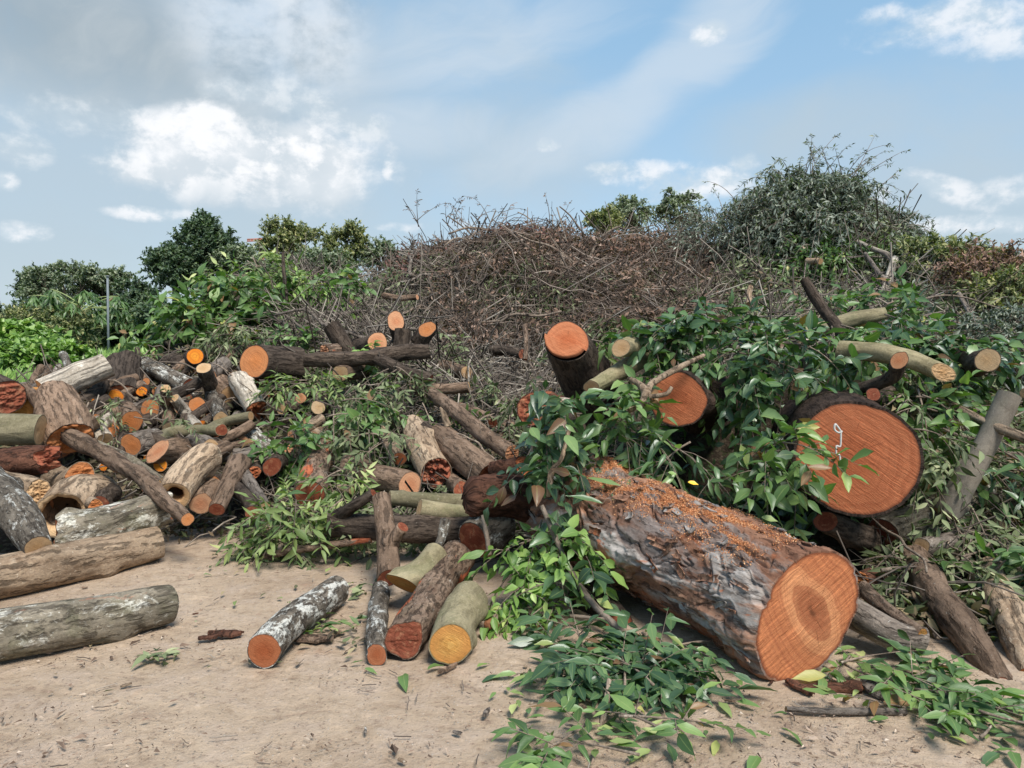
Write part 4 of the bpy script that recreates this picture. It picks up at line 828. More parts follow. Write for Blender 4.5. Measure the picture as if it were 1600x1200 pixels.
LG([(235,638,14),(260,645,15,.6)], 'brown', 'orange', 'round orange face with brown rim left of the upright brown log', facing=.5)
LG([(205,659,17.5),(190,640,17,.7)], 'brown', 'orange', 'cracked orange face with a thick red rim below the round one', facing=.6)
LG([(206,696,17.5),(243,688,18,.35)], 'grey', 'orange', 'tall oval orange face of a pale log pointing left', facing=.2)
LG([(177,672,9),(190,705,12,-.1)], 'tan', 'orange', 'short upright log with a lit orange top beside the oval face', facing=.2, cutn=(0,-.5,.8))
LG([(247,704,20),(280,708,24,.35)], 'brown', 'pink', 'log with a long slanted orange cut above the bright one', facing=.1, cutn=(-.35,-.45,.75))
LG([(251,727,11),(232,735,13,.4)], 'green', 'glow', 'small bright orange log end right under the slanted cut', facing=.5)
LG([(305,557,12.5,7.9),(300,562,13,8.5)], 'dark', 'glow', 'bright log end with a red ring on the crest of the left pile', facing=.7)
LG([(247,541,6,9.3),(252,543,7,9.8)], 'dark', 'orange', 'tiny orange log end in the leaves above the left pile', facing=.6)
LG([(250,588,6),(236,586,7,.2),(222,580,7,.3)], 'grey', 'glow', 'thin stick with a bright orange tip near the furrowed log', cat='stick', facing=.4)
LG([(228,596,6),(218,588,6,.3)], 'dark', 'orange', 'thin stick with a dull orange tip under the bright one', cat='stick', facing=.3)
LG([(308,633,12),(328,640,13,.6)], 'dark', 'orange', 'half hidden orange oval between the two upright logs', facing=.3)
LG([(361,617,15.5),(345,600,16,.5)], 'brown', 'tan', 'log with a clean tan oval face left of the torn red one', facing=.5, rough=.5)
LG([(400,640,17),(383,610,17,.1),(372,590,15,.3)], 'pale', 'red', 'pale shaggy log with a torn red end', broken=(.7,0), rough=1.5, facing=.2)
LG([(397,564,26,7.7),(470,570,28,8.1)], 'dark', 'orange', 'thick log with a large orange face and black furrowed bark under leaves', facing=.3, rough=.7)
LG([(345,655,12),(332,615,12),(318,575,11,.3)], 'lichen', 'tan', 'upright slim log with white lichen in the left pile', facing=-.2)
LG([(264,668,9.5),(262,640,9.5),(259,607,8,.1)], 'brown', 'tan', 'upright brown log standing left of the silvery one', facing=-.2)
LG([(308,668,9),(290,645,9),(272,622,8,.2)], 'pale', 'tan', 'silvery log slanting down to the right in the left pile', facing=-.2)
LG([(244,692,9),(265,677,9),(310,674,10),(347,672,10,.05)], 'green', 'darkred', 'bent olive log lying level across the left pile', cat='log', facing=0)
LG([(325,672,8),(350,660,8),(392,650,8,.1)], 'green', 'tan', 'thin olive limb rising right from the bent olive log', cat='branch', facing=0)
LG([(316,685,7),(350,692,7),(405,692,5)], 'red', 'pink', 'split branch showing pink wood along its length', cat='branch', broken=(.8,0), rough=1.6)
LG([(253,756,10),(200,722,12),(140,695,12)], 'moss', 'tan', 'blue-green lichen covered log sloping under the crooked pole', facing=0, rough=.8)
LG([(203,728,5),(190,720,6,.3)], 'brown', 'pink', 'small pink stub on the lichen covered log', cat='stub')
LG([(163,688,13),(150,668,14,.2),(170,655,12,.5)], 'pale', 'tan', 'short whitish log beside the massive weathered trunk', facing=-.2)
LG([(155,788,14,5.15),(175,770,16,5.5)], 'dark', 'darkred', 'dark red wedge of log behind the mossy one', facing=.1)
LG([(150,790,10,5.0),(130,782,12,5.3)], 'tan', 'orange', 'orange shard of wood beside the curled hollow log', facing=.2, broken=(.3,0))
LG([(425,729,14.5,6.0),(455,722,15,6.6)], 'dark', 'darkred', 'round dark red face deep between the left pile and the leaves', facing=.6)
LG([(397,738,10,6.0),(410,728,10,6.4)], 'dark', 'red', 'ragged red stub next to the round dark red face', broken=(.6,0))
LG([(295,603,13),(255,583,13),(225,570,12,.3)], 'lichen', 'darkred', 'speckled log lying under the crest of the left pile', facing=0)
LG([(300,578,10,8.3),(262,563,12,8.6)], 'dark', 'tan', 'dark log on the crest left of the bright ringed end', facing=0)
LG([(350,570,14,8.2),(325,590,15,7.9)], 'grey', 'pink', 'grey log with a chipped pink corner on the crest', facing=-.1)
LG([(398,597,7,7.9),(378,575,7,8.3)], 'lichen', 'darkred', 'thin lichen limb touching the large orange face', cat='branch')
LG([(330,700,14),(300,690,14,.3)], 'grey', 'tan', 'grey furrowed log under the split pink branch', facing=-.3)
LG([(355,700,12),(330,712,13)], 'brown', 'tan', 'brown log with a curled knot above the forked limb', facing=-.1, knots=1)

# more small sawn ends facing out of the left pile
for (x, y, r, bk_, fc_, lb) in [(150,655,9,'dark','orange','small orange end left of the cracked orange face'), (222,612,8,'dark','glow','small lit orange end left of the level upright logs'), (285,640,9,'brown','orange','orange end between the upright brown and silvery logs'),
    (335,680,8,'dark','red','small red end under the thin olive limb'), (380,690,9,'brown','pink','pale end right of the split pink branch'), (290,735,9,'dark','orange','orange end above the tan hollow log'), (230,760,10,'dark','red','red end beside the crooked pole'),
    (130,700,9,'grey','orange','orange end under the massive trunk'), (370,655,9,'grey','pink','pale end below the clean tan oval'), (415,605,8,'dark','orange','small orange end under the large orange face'), (440,640,9,'brown','tan','tan end right of the torn red one'),
    (275,597,8,'dark','orange','orange end below the crest of the pile'), (330,607,7,'dark','glow','tiny lit end beside the slim lichen log'), (450,700,8,'dark','pink','pale end above the deep red face'), (600,640,9,'dark','pink','pale end in the middle leaves')]:
    LG([(x, y, r), (x + 12, y - 4, r * 1.05, .5)], bk_, fc_, lb, facing=.6)
# ---------------------------------------------------------------- middle pile
LG([(518,509,14,8.0),(535,535,14,8.0),(550,560,14,8.0)], 'dark', 'pink', 'dark stub leaning left with a pinkish top face', facing=.5)
LG([(590,535,17,7.9),(562,542,17,8.5)], 'dark', 'pink', 'low dark log with a cracked face left of the trio of stubs', facing=.5)
LG([(619,503,13,8.3),(625,530,13,8.5)], 'dark', 'pink', 'rear stub of the trio with its face turned left', facing=.7)
LG([(630,516,13,7.9),(627,545,13,7.9)], 'dark', 'pink', 'middle stub of the trio with a round pink face', facing=.6)
LG([(667,515,12,8.0),(656,535,15,8.1)], 'dark', 'orange', 'right stub of the trio with a bright orange heart', facing=.7)
LG([(671,548,12,7.6),(620,552,12,7.6),(560,560,13,7.5),(477,563,11,7.5)], 'dark', 'tan', 'long horizontal dark log under the trio of stubs', facing=-.1, rough=1.1)
LG([(578,556,10,7.55),(620,575,10,7.4),(672,595,10,7.3)], 'dark', 'darkred', 'dark limb dropping right from the long horizontal log', cat='branch', facing=0)
LG([(508,548,9,7.6),(530,546,10,7.7)], 'red', 'pink', 'red splintered wood on top of the long horizontal log', broken=(.8,.5), cat='wood piece', name='wood_piece', rough=2)
LG([(533,583,12.5,7.4),(568,576,14,7.8)], 'brown', 'tan', 'brown log with a pale yellow face under the horizontal log', facing=.3)
LG([(497,637,11,7.0),(510,625,11,7.6)], 'dark', 'tan', 'small dark log with a cream ringed face in the thin leaves', facing=.7)
LG([(439,591,9,8.0),(455,588,10,8.4)], 'dark', 'pink', 'small pale log end near the large orange face', facing=.4)
LG([(455,577,7,8.1),(456,592,7,8.1)], 'dark', 'darkred', 'tiny dark upright stub near the large orange face', facing=.5)
LG([(470,622,8,7.2),(480,612,9,7.6)], 'dark', 'pink', 'pinkish end left of the cream ringed face', facing=.5)
LG([(454,680,6.5,6.5),(475,670,8,6.6),(502,655,9,6.8)], 'tan', 'pink', 'slim tan log with a pink tip pointing left', facing=.1)
LG([(489,683,9,6.5),(505,672,10,6.9)], 'tan', 'pink', 'small tan end right of the slim tan log', facing=.5)
LG([(624,717,10.5,6.0),(610,695,11,6.2),(592,670,9,6.5)], 'tan', 'red', 'short slim log with a neat round red face', facing=.35, rough=.5)
LG([(682,738,24,5.75),(662,700,24,6.1),(648,668,20,6.6)], 'tan', 'darkred', 'thick tapered log with a torn fibrous red end', broken=(.9,0), rough=1.0, facing=.2)
LG([(763,742,23,5.6),(725,712,25,5.9),(688,682,22,6.3)], 'brown', 'darkred', 'big brown log angled down right behind the blunt trunk end', facing=-.2, rough=.8, knots=1)
LG([(700,665,5,6.2),(692,645,4,6.2),(688,636,2,6.2)], 'tan', 'pink', 'splintered spike on the big brown log', cat='splinter', name='splinter', rough=2)
LG([(641,757,20,5.6),(600,748,21,5.8),(548,730,20,6.1)], 'brown', 'pink', 'level brown log with a face turned right in the middle pile', facing=.0, rough=.7)
LG([(800,708,13,5.7),(760,683,13,6.0),(715,645,12,6.5),(677,616,10,7.0)], 'brown', 'pink', 'long straight log sloping down right with a cracked end', facing=.1, broken=(.25,0), rough=.7)
LG([(722,766,13,5.5),(705,748,13,5.9)], 'brown', 'darkred', 'small log with a dark red face beside the torn fibrous end', facing=.5)
LG([(484,775,24,5.6),(492,740,20,6.0),(508,690,14,6.6)], 'red', 'darkred', 'reddish flared log rising out of the light green leaves', facing=.1, rough=1.2)
LG([(733,605,9,7.2),(690,608,9,7.2),(640,608,9,7.2)], 'brown', 'tan', 'level brown limb above the long sloping log', cat='branch', facing=0, knots=1)
LG([(770,660,8,6.6),(745,645,8,6.9),(715,635,7,7.2)], 'brown', 'darkred', 'short crooked limb behind the long sloping log', cat='branch', facing=0)
LG([(835,718,13,5.6),(800,745,14,5.4)], 'tan', 'tan', 'light wood chunk left of the leafy limb stub', broken=(.4,0), rough=1.5)
LG([(729,582,10,7.8),(690,573,11,8.2)], 'brown', 'tan', 'brown log end in the grey twigs right of the pile', facing=.0)
LG([(550,766,6,5.4),(530,764,7,5.5)], 'tan', 'tan', 'small tan disc end under the level brown log', facing=.2)
LG([(735,722,10,6.2),(715,690,11,6.4)], 'pale', 'tan', 'pale log wedge between the two big logs', facing=0)
LG([(820,730,16,5.35),(770,735,14,5.5)], 'dred', 'red', 'reddish chopped wood beside the blunt trunk end', broken=(.6,0), rough=1.6)
LG([(652,464,4.5,9.8),(625,466,5,9.9),(600,462,5,10.1)], 'brown', 'pink', 'short log with a pink end high in the grey twigs', facing=.2)
LG([topix(at_heap(552,11.2,.10),.055),topix(at_heap(585,11.3,.02),.055)], 'brown', 'pink', 'stub with a pink end at the skyline left of the brush heap', facing=.3)
LG([topix(at_heap(709,13.3,.10),.06),topix(at_heap(712,13.9,.08),.06)], 'dark', 'red', 'round red log end near the top of the brush heap', facing=.8)
LG([topix(at_heap(768,12.0,.16),.065),topix(at_heap(820,11.9,.14),.075),topix(at_heap(900,11.8,.10),.05)], 'tan', 'orange', 'long pale log lying level on the brush heap', facing=0, rough=1.3, broken=(.5,.5))
LG([topix(at_heap(1102,12.6,.42),.07),topix(at_heap(1080,12.3,.30),.08),topix(at_heap(1040,11.8,.05),.06)], 'brown', 'tan', 'dark snag with a pale cut tip at the right of the brush heap', facing=.3, rough=1.2, cat='snag', name='snag')
LG([topix(at_heap(742,14.4,.22),.055),topix(at_heap(768,14.4,-.05),.07)], 'dark', 'pink', 'short snag on the crest of the brush heap', facing=.2, cat='snag', name='snag')
LG([topix(at_heap(801,14.4,.42),.03),topix(at_heap(802,14.4,-.1),.035)], 'grey', 'tan', 'thin upright post on the crest of the brush heap', cat='post', name='post')
LG([(820,508,4,8.2),(822,535,4,8.1),(821,562,4,8.0)], 'red', 'red', 'reddish stake upright before the dark brush', cat='stake', name='stake')
LG([(815,553,8,8.6),(765,548,9,8.9)], 'dark', 'darkred', 'dark sawn beam lying in front of the brush heap', facing=0)
LG([(1412,366,4.5,12.5),(1360,362,4.5,12.6),(1340,358,4,12.7)], 'pale', 'tan', 'pale pole jutting right from the tall leafy mound', cat='pole', facing=.0)
LG([(1282,408,5,10.5),(1262,408,5.5,10.7)], 'tan', 'tan', 'short cut pole end in the middle of the tall leafy mound', cat='pole', facing=.2)
LG([(1340,378,4,10.8),(1372,392,4,10.6),(1398,400,3.5,10.6)], 'pale', 'tan', 'bare pale branch under the jutting pole', cat='branch', name='branch')
LG([(1398,405,6,10.2),(1388,435,6,9.8),(1380,465,6,9.4)], 'pale', 'tan', 'upright pale forked branch at the right of the leafy mound', cat='branch', name='branch')
LG([(1352,396,3,10.0),(1370,422,3.5,9.6),(1394,448,3.5,9.3)], 'grey', 'tan', 'thin slanting branch crossing the upright pale one', cat='branch', name='branch')
LG([(1408,425,4,10.1),(1390,402,4,10.3),(1372,392,3,10.5)], 'grey', 'tan', 'crooked grey branch at the foot of the jutting pole', cat='branch', name='branch')
LG([(1173,448,4,8.8),(1170,475,4.5,8.6)], 'tan', 'tan', 'short pale stick upright in dry leaves left of the orange tipped pole', cat='stick', name='stick')
LG([(1498,458,3,7.6),(1525,505,4,7.2),(1545,520,3,7.0)], 'grey', 'tan', 'grey stick in the bushes at right', cat='stick', name='stick')
LG([(442,395,2.5,9.8),(444,430,3,9.7),(448,470,3,9.6)], 'dark', 'tan', 'thin dark upright stake in the leaves left of centre', cat='stake', name='stake')
# forked pale twig in front of the round log
def fork():
    root = thing('forked_twig', P(1015,640,4.6), 'pale forked twig in front of the round log with the rough face', 'twig')
    g = Geo()
    for pth in ([(982,640,6,4.6),(1005,628,7,4.62),(1010,612,8,4.65)], [(1010,612,8,4.65),(998,600,5,4.7),(985,592,4,4.75)], [(1010,612,7,4.65),(1020,598,5,4.7),(1060,575,5,4.8),(1100,555,3,4.9)], [(1015,620,4,4.65),(1040,616,3.5,4.6),(1050,605,3,4.6)]):
        pt, rd_ = resolve(pth); c, r = catmull(pt, rd_, 20); simple_tube(g, c, r, 10)
    vv = np.concatenate(g.V); mesh_obj('stem', vv, np.concatenate(g.Q), np.concatenate(g.T), BK['tan'], {'bk': vv}, True, root)
fork()
LG([(888,672,3,4.3),(878,715,4,4.25),(862,740,5,4.25),(856,775,4,4.25)], 'tan', 'tan', 'knobbly light twig hanging beside the leafy limb stub', cat='twig', name='twig', seg=10, rough=2.5)
# chain staple on the face of the huge log
def hook():
    D = 4.24; root = thing('metal_hook', P(1311, 730, D), 'pale metal hook hanging on the red face of the huge log', 'hook'); g = Geo()
    for pth in ([(1313,731),(1312,712),(1307,710),(1307,697),(1313,697),(1314,674)], [(1314,674),(1309,667),(1305,663),(1304,671),(1310,676),(1316,674)]):
        c, r = catmull([P(x, y, D - .02) for x, y in pth], [.0055] * len(pth), 40); simple_tube(g, c, r, 8)
    g.build('rod', m_metal, root)
hook()

# filler logs that show between the larger ones
rgf = np.random.default_rng(77)
def filler(n, u0, u1, d0, d1, label, group, barks, faces, rr_=(.035, .07), ar=(-1.2, 1.2), places=((9999, 'near the pole'),)):
    k = 0; made, pts = [], []
    while k < n:
        u, D = rgf.uniform(u0, u1), rgf.uniform(d0, d1); x = (u - 800) / FPX * D; h = float(H(x, D))
        if h < .2: continue
        k += 1; r = rgf.uniform(*rr_); L = rgf.uniform(.35, .8); a = rgf.uniform(*ar); tl = rgf.uniform(-.25, .45)
        dv = np.array([math.sin(a) * math.cos(tl), math.cos(a) * math.cos(tl), math.sin(tl)]); p0 = np.array([x, D, h + r * (.0 if rr_[1] > .06 else .3)])
        def pix(p):
            q = p - CAM; Dq = q @ FW; return (800 + q[0] / Dq * FPX, 600 - (q @ UP) / Dq * FPX, r / Dq * FPX, Dq)
        made.append(LG([pix(p0), pix(p0 + dv * L)], str(rgf.choice(barks)), str(rgf.choice(faces)), label, group, facing=.4)[0]); pts.append(p0)
    by_place(made, pts, places)
LP_ = ((120, 'left of the massive trunk'), (200, 'below the pale bleached log'), (260, 'below the furrowed fat log'), (320, 'below the bright ringed end'), (380, 'near the clean oval face'), (9999, 'below the large orange face'))
filler(58, -20, 440, 6.0, 8.2, 'weathered wedged short log', 'short logs wedged in the left pile', ['brown', 'grey', 'dark', 'lichen', 'dark'], ['orange', 'glow', 'darkred', 'orange', 'red'], places=LP_)
filler(72, 20, 440, 6.0, 8.4, 'thin log with an orange end', 'thin logs with orange ends in the left pile', ['brown', 'grey', 'dark', 'dark'], ['orange', 'glow', 'red', 'orange'], (.025, .05), (-.6, .6), LP_)
filler(34, 450, 800, 5.7, 8.2, 'dark half-buried short log', 'short logs half buried in the middle pile', ['brown', 'dark', 'grey'], ['pink', 'darkred', 'tan'], places=((600, 'left of the tapered log'), (9999, 'right of the tapered log')))
filler(10, 1420, 1640, 4.8, 6.4, 'rough dark log buried in litter', 'rough logs half buried at right', ['brown', 'dark', 'moss'], ['darkred', 'tan'], places=((1520, 'left of the leaning pole foot'), (9999, 'at the right edge')))
# ---------------------------------------------------------------- leafy branches lying on the heap
g1 = 'broad-leaved branches heaped right of centre'
FB(1100, 508, 90, 48, 5.6, 16, 'broad', 'dark glossy broad-leaved branch heaped above the red round log', g1)
FB(1205, 545, 90, 45, 5.3, 14, 'broad', 'deep green drooping branch between the two red round logs', 'drooping branches between the red round logs')
FB(1200, 600, 65, 24, 5.2, 5, 'broad', 'large-leaved branch hanging over the dark hollow', 'branches over the dark hollow')
FB(1035, 540, 50, 24, 5.5, 6, 'broadmid', 'mid green branch beside the small yellow-faced log', 'branches beside the small yellow-faced log')
FB(965, 628, 42, 32, 4.8, 7, 'broadmid', 'broad-leaved branch laid in front of the rough red face', 'branches before the rough red face')
FB(1070, 705, 40, 22, 4.5, 4, 'long', 'long-leaved branch hanging down behind the sawdust-covered trunk', 'long-leaved branches behind the giant trunk')
FB(1000, 672, 45, 18, 4.7, 4, 'long', 'narrow-leaved branch resting on top of the giant trunk', 'narrow-leaved branches on the giant trunk')
FB(1190, 755, 30, 38, 4.3, 4, 'long', 'hanging leafy branch left of the huge round face', 'hanging branches left of the huge round face')
FB(1230, 705, 40, 38, 4.15, 9, 'broadmid', 'bright bunch of leaves in front of the huge round face', 'leaf bunches in front of the huge round face')
FB(870, 648, 55, 38, 4.6, 8, 'broad', 'broad-leaved branch draped over the limb stub', 'branches draped over the limb stub')
FB(860, 700, 40, 45, 4.55, 4, 'broad', 'dark branch hanging down the left side of the limb stub', 'branches hanging left of the limb stub')
FB(848, 845, 52, 52, 4.25, 12, 'oval', 'fresh green leafy branch left of the giant trunk', 'fresh green branches left of the giant trunk')
FB(842, 930, 48, 46, 4.05, 9, 'oval', 'bright oval-leaved branch drooping to the dirt', 'oval-leaved branches drooping to the dirt')
FB(905, 850, 35, 40, 4.2, 3, 'broad', 'dark leafy branch against the side of the giant trunk', 'dark branches against the giant trunk')
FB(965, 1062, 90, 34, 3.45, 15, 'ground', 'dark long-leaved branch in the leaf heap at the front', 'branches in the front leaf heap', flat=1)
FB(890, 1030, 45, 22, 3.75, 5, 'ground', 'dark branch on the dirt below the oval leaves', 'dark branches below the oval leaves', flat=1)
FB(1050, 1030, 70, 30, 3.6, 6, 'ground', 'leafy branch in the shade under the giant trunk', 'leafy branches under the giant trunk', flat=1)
FB(915, 1180, 50, 22, 2.85, 4, 'groundmid', 'leaf spray at the bottom edge of the picture', 'leaf sprays at the bottom edge', flat=1)
FB(1010, 1160, 40, 20, 2.95, 2, 'groundmid', 'small leaf spray right of the bottom edge spray', 'small leaf sprays at the bottom', flat=1)
FB(1340, 1045, 34, 12, 3.5, 4, 'groundmid', 'green leaf spray at the foot of the giant cut face', 'leaf sprays at the foot of the giant face', flat=1)
FB(1405, 1068, 60, 14, 3.35, 5, 'groundmid', 'leaf spray on the dirt below the curved grey log', 'leaf sprays below the curved grey log', flat=1)
FB(1480, 1105, 80, 16, 3.15, 6, 'groundmid', 'pale green spray on the dirt toward the right corner', 'pale sprays toward the right corner', flat=1)
FB(1570, 1160, 40, 16, 2.95, 4, 'groundmid', 'leaf spray in the bottom right corner', 'leaf sprays in the bottom right corner', flat=1)
FB(1410, 520, 100, 42, 5.9, 13, 'broad', 'broad-leaved branch behind the olive log', 'branches behind the olive log')
FB(1330, 530, 60, 30, 5.6, 5, 'broadmid', 'leafy branch at the foot of the pole with the orange tip', 'branches at the foot of the orange-tipped pole')
FB(1510, 540, 65, 50, 5.9, 11, 'broad', 'leafy branch around the dark log near the right edge', 'branches around the dark log at right')
FB(1400, 470, 70, 25, 7.0, 8, 'broadmid', 'leafy branch behind the lying olive branch', 'branches behind the lying olive branch')
FB(1270, 480, 70, 25, 6.6, 7, 'broadmid', 'leafy branch behind the bare orange-tipped pole', 'branches behind the orange-tipped pole')
FB(1470, 640, 60, 45, 4.95, 8, 'broadmid', 'leafy branch beside the top right of the huge round face', 'branches beside the huge round face')
FB(1452, 705, 24, 70, 4.6, 8, 'olive', 'withered branch hanging at the right rim of the huge round face', 'withered branches right of the huge face')
FB(1400, 622, 30, 14, 4.7, 3, 'olive', 'withered dull branch on top of the huge round log', 'withered branches on the huge log')
FB(1560, 740, 60, 60, 4.9, 10, 'long', 'fine long-leaved branch behind the grey pole', 'fine-leaved branches behind the grey pole')
FB(1530, 830, 80, 45, 4.6, 12, 'olive', 'wilted branch in the litter right of the mossy trunk', 'wilted branches right of the mossy trunk')
FB(1560, 870, 50, 40, 4.3, 6, 'broadmid', 'fresh leafy branch above the thick tan log', 'fresh branches above the tan log')
FB(1490, 880, 60, 40, 4.3, 8, 'olive', 'wilted leafy branch beside the rough brown log', 'wilted branches beside the rough brown log')
FB(1590, 930, 40, 50, 4.2, 5, 'broad', 'dark leafy branch at the right edge behind the tan log', 'dark branches at the right edge')
FB(1490, 1020, 25, 22, 3.8, 4, 'groundmid', 'leaf spray between the rough brown log and the curved grey one', 'sprays beside the rough brown log')
FB(1385, 880, 45, 30, 4.4, 5, 'olive', 'dull leafy branch behind the giant cut face', 'dull branches behind the giant face')
FB(835, 570, 20, 60, 5.9, 4, 'olive', 'thin-leaved branch hanging left of the upright leaning log', 'thin branches left of the upright log')
FB(935, 560, 18, 45, 5.9, 5, 'light', 'pale feathery branch right of the upright leaning log', 'pale feathery branches by the upright log')
# middle
FB(455, 800, 66, 46, 5.15, 20, 'light', 'light green leafy branch at the foot of the middle pile', 'light green branches at the foot of the middle pile')
FB(430, 835, 42, 25, 5.1, 5, 'olive', 'dull green branch on the dirt under the light green leaves', 'dull branches under the light green leaves')
FB(520, 800, 45, 25, 5.2, 5, 'olive', 'dull leafy branch left of the horizontal dark log', 'dull branches left of the horizontal log')
FB(520, 750, 45, 28, 5.5, 6, 'light', 'light leaf bunch under the level brown log', 'light bunches under the level brown log')
FB(585, 620, 70, 45, 6.9, 14, 'olive', 'thin-leaved wilted branch in the middle of the pile', 'wilted branches in the middle of the pile')
FB(490, 595, 62, 18, 7.3, 8, 'light', 'yellow-green leafy branch right of the large orange face', 'yellow-green branches right of the large orange face')
FB(600, 690, 45, 45, 6.0, 8, 'olive', 'drooping dull branch above the level brown log', 'drooping branches above the level log')
FB(455, 690, 45, 40, 6.4, 8, 'broadmid', 'green branch over the slim tan log', 'green branches over the slim tan log')
FB(540, 660, 40, 35, 6.4, 5, 'olive', 'olive branch right of the slim tan log', 'olive branches right of the slim tan log')
FB(560, 640, 60, 40, 6.6, 7, 'broadmid', 'fresh green branch lying over the middle pile', 'fresh branches over the middle pile')
FB(560, 560, 60, 18, 7.9, 5, 'oval', 'fresh small-leaved branch under the long horizontal log', 'fresh branches by the horizontal log')
FB(680, 540, 60, 30, 8.6, 6, 'olive', 'wilted branch right of the trio of stubs', 'wilted branches right of the trio')
FB(620, 430, 90, 30, 11.6, 12, 'olive', 'grey-green branch on the left shoulder of the brush heap', 'green branches on the heap shoulder', 1.2)
FB(700, 390, 70, 20, 12.8, 7, 'olive', 'grey-green branch high on the left of the brush heap', 'green branches high on the heap', 1.2)
FB(620, 590, 55, 20, 7.3, 5, 'olive', 'olive branch under the dropping dark limb', 'olive branches under the dark limb')
FB(765, 615, 42, 28, 7.3, 8, 'olive', 'green-grey branch left of the blunt stump', 'green-grey branches left of the stump')
FB(775, 650, 40, 25, 6.6, 5, 'olive', 'grey branch behind the long sloping log', 'grey branches behind the sloping log')
FB(690, 640, 35, 20, 6.8, 3, 'broadmid', 'small green branch behind the long sloping log', 'small branches behind the sloping log')
FB(365, 518, 55, 24, 8.6, 12, 'olive', 'olive leafy branch hanging over the large orange face', 'olive branches over the large orange face')
FB(478, 535, 45, 20, 8.7, 8, 'broadmid', 'olive branch behind the leaning dark stub', 'olive branches behind the leaning stub')
FB(290, 495, 65, 48, 9.4, 20, 'broadmid', 'dark green branch at the left end of the leafy bank', 'branches at the left end of the leafy bank', 1.25)
FB(385, 470, 95, 58, 10.0, 34, 'broadmid', 'green branch in the leafy bank left of centre', 'branches in the leafy bank left of centre', 1.3)
FB(400, 425, 85, 26, 10.4, 18, 'light', 'yellow-green branch on the crest of the leafy bank', 'yellow-green branches on the leafy bank', 1.5)
FB(510, 440, 50, 35, 10.6, 9, 'broadmid', 'leafy branch lying against the grey twigs right of the bank', 'branches against the grey twigs', 1.3)
FB(480, 450, 45, 40, 10.2, 12, 'oval', 'bright green branch at the right end of the leafy bank', 'bright branches of the leafy bank', 1.3)
FB(330, 545, 60, 20, 8.8, 6, 'olive', 'dark olive branch on the crest of the left pile', 'olive branches on the crest of the left pile')
FB(215, 555, 30, 18, 8.8, 3, 'light', 'small pale sprig on top of the furrowed fat log', 'pale sprigs on the furrowed log')
FB(240, 650, 160, 70, 7.0, 9, 'olive', 'small wilted sprig caught between the logs of the left pile', 'wilted sprigs in the left pile', .8)
FB(160, 640, 35, 20, 6.5, 5, 'olive', 'withered tuft beside the massive weathered trunk', 'withered tufts by the massive trunk', .7)

# ---------------------------------------------------------------- brushwood: twigs and dry leaves nobody could count
def on_heap(rg, n, u0, u1, d0, d1, off=0.0):
    u = rg.uniform(u0, u1, n); D = rg.uniform(d0, d1, n); x = (u - 800) / FPX * D
    h = H(x, D); return np.stack([x, D, h + off], -1)
def normals(p):
    e = .15; hx = (H(p[:, 0] + e, p[:, 1]) - H(p[:, 0] - e, p[:, 1])) / (2 * e); hy = (H(p[:, 0], p[:, 1] + e) - H(p[:, 0], p[:, 1] - e)) / (2 * e)
    return nrm(np.stack([-hx, -hy, np.ones(len(p))], -1))
def brush(n, u0, u1, d0, d1, Lr, rr, mat, label, seed, name='brushwood', lift=.18, spike=.35, down=.2, seg=3, clumpy=0):
    rg = np.random.default_rng(seed); p = on_heap(rg, n, u0, u1, d0, d1)
    if clumpy: p = p[fbm(p * 1.1 + seed, 3) + .2 * rg.random(len(p)) > clumpy]; n = len(p)
    nn = normals(p); tdir = rdir(rg, n); tdir = nrm(tdir - nn * (tdir * nn).sum(-1, keepdims=True) * .9 + nn * (rg.normal(size=(n, 1)) * spike))
    L = rg.uniform(Lr[0], Lr[1], n); K = 6; t = np.linspace(-.5, .5, K)[None, :, None]; b = rdir(rg, n) * (rg.uniform(.1, .75, n) * L)[:, None]
    p = p + nn * rg.uniform(-.05, lift, (n, 1)); path = p[:, None] + tdir[:, None] * L[:, None, None] * t + b[:, None] * (t * t * 2 - .2) + rg.normal(size=(n, K, 3)) * (.02 * L)[:, None, None]
    r = rg.uniform(rr[0], rr[1], n)[:, None] ** 1 * np.linspace(1.1, .45, K)[None]
    g = Geo(); tubes(g, path, seg, r, lc=rg.random(n)); o = g.build(name, mat); tag(o, label, 'brushwood', None, 'stuff'); return path
def scatter_leaves(n, u0, u1, d0, d1, LL, lw, mat, label, seed, off=(.0, .15), name='leaf_litter', hi=False, vert=.0, cat='leaves', top=None, clumpy=0):
    rg = np.random.default_rng(seed); p = on_heap(rg, n, u0, u1, d0, d1)
    if clumpy: p = p[fbm(p * 1.7 + seed, 3) + .16 * rg.random(len(p)) > clumpy]; n = len(p)
    nn = normals(p); p = p + nn * rg.uniform(off[0], off[1], (n, 1))
    if top is not None: p = p[p[:, 2] > top]
    n = len(p); nn = nn[:n]; L = LL * rg.uniform(.6, 1.25, n); g = Geo()
    leaves(g, p, rdir(rg, n) + [0, 0, -vert], rdir(rg, n) * .8 + [0, -.4, .8], L, L * lw, rg.uniform(-.3, .8, n), rg.uniform(-.3, .8, n), rg.beta(2, 2, n), hi)
    o = g.build(name, LF[mat]); return tag(o, label, cat, None, 'stuff')
brush(6500, 690, 1130, 9.8, 16, (.3, 1.2), (.003, .010), m_tw_brown, 'tangled heap of brown brushwood filling the middle distance', 1, spike=.2, lift=.4, clumpy=.40)
brush(1300, 640, 1110, 10, 15.5, (.6, 1.8), (.006, .014), m_tw_grey, 'paler grey sticks tangled in the brown brush heap', 2)
brush(1500, 800, 1090, 13.0, 15.5, (.3, .8), (.003, .008), m_tw_brown, 'reddish twigs on the crest of the brush heap', 3, lift=.2, spike=.2)
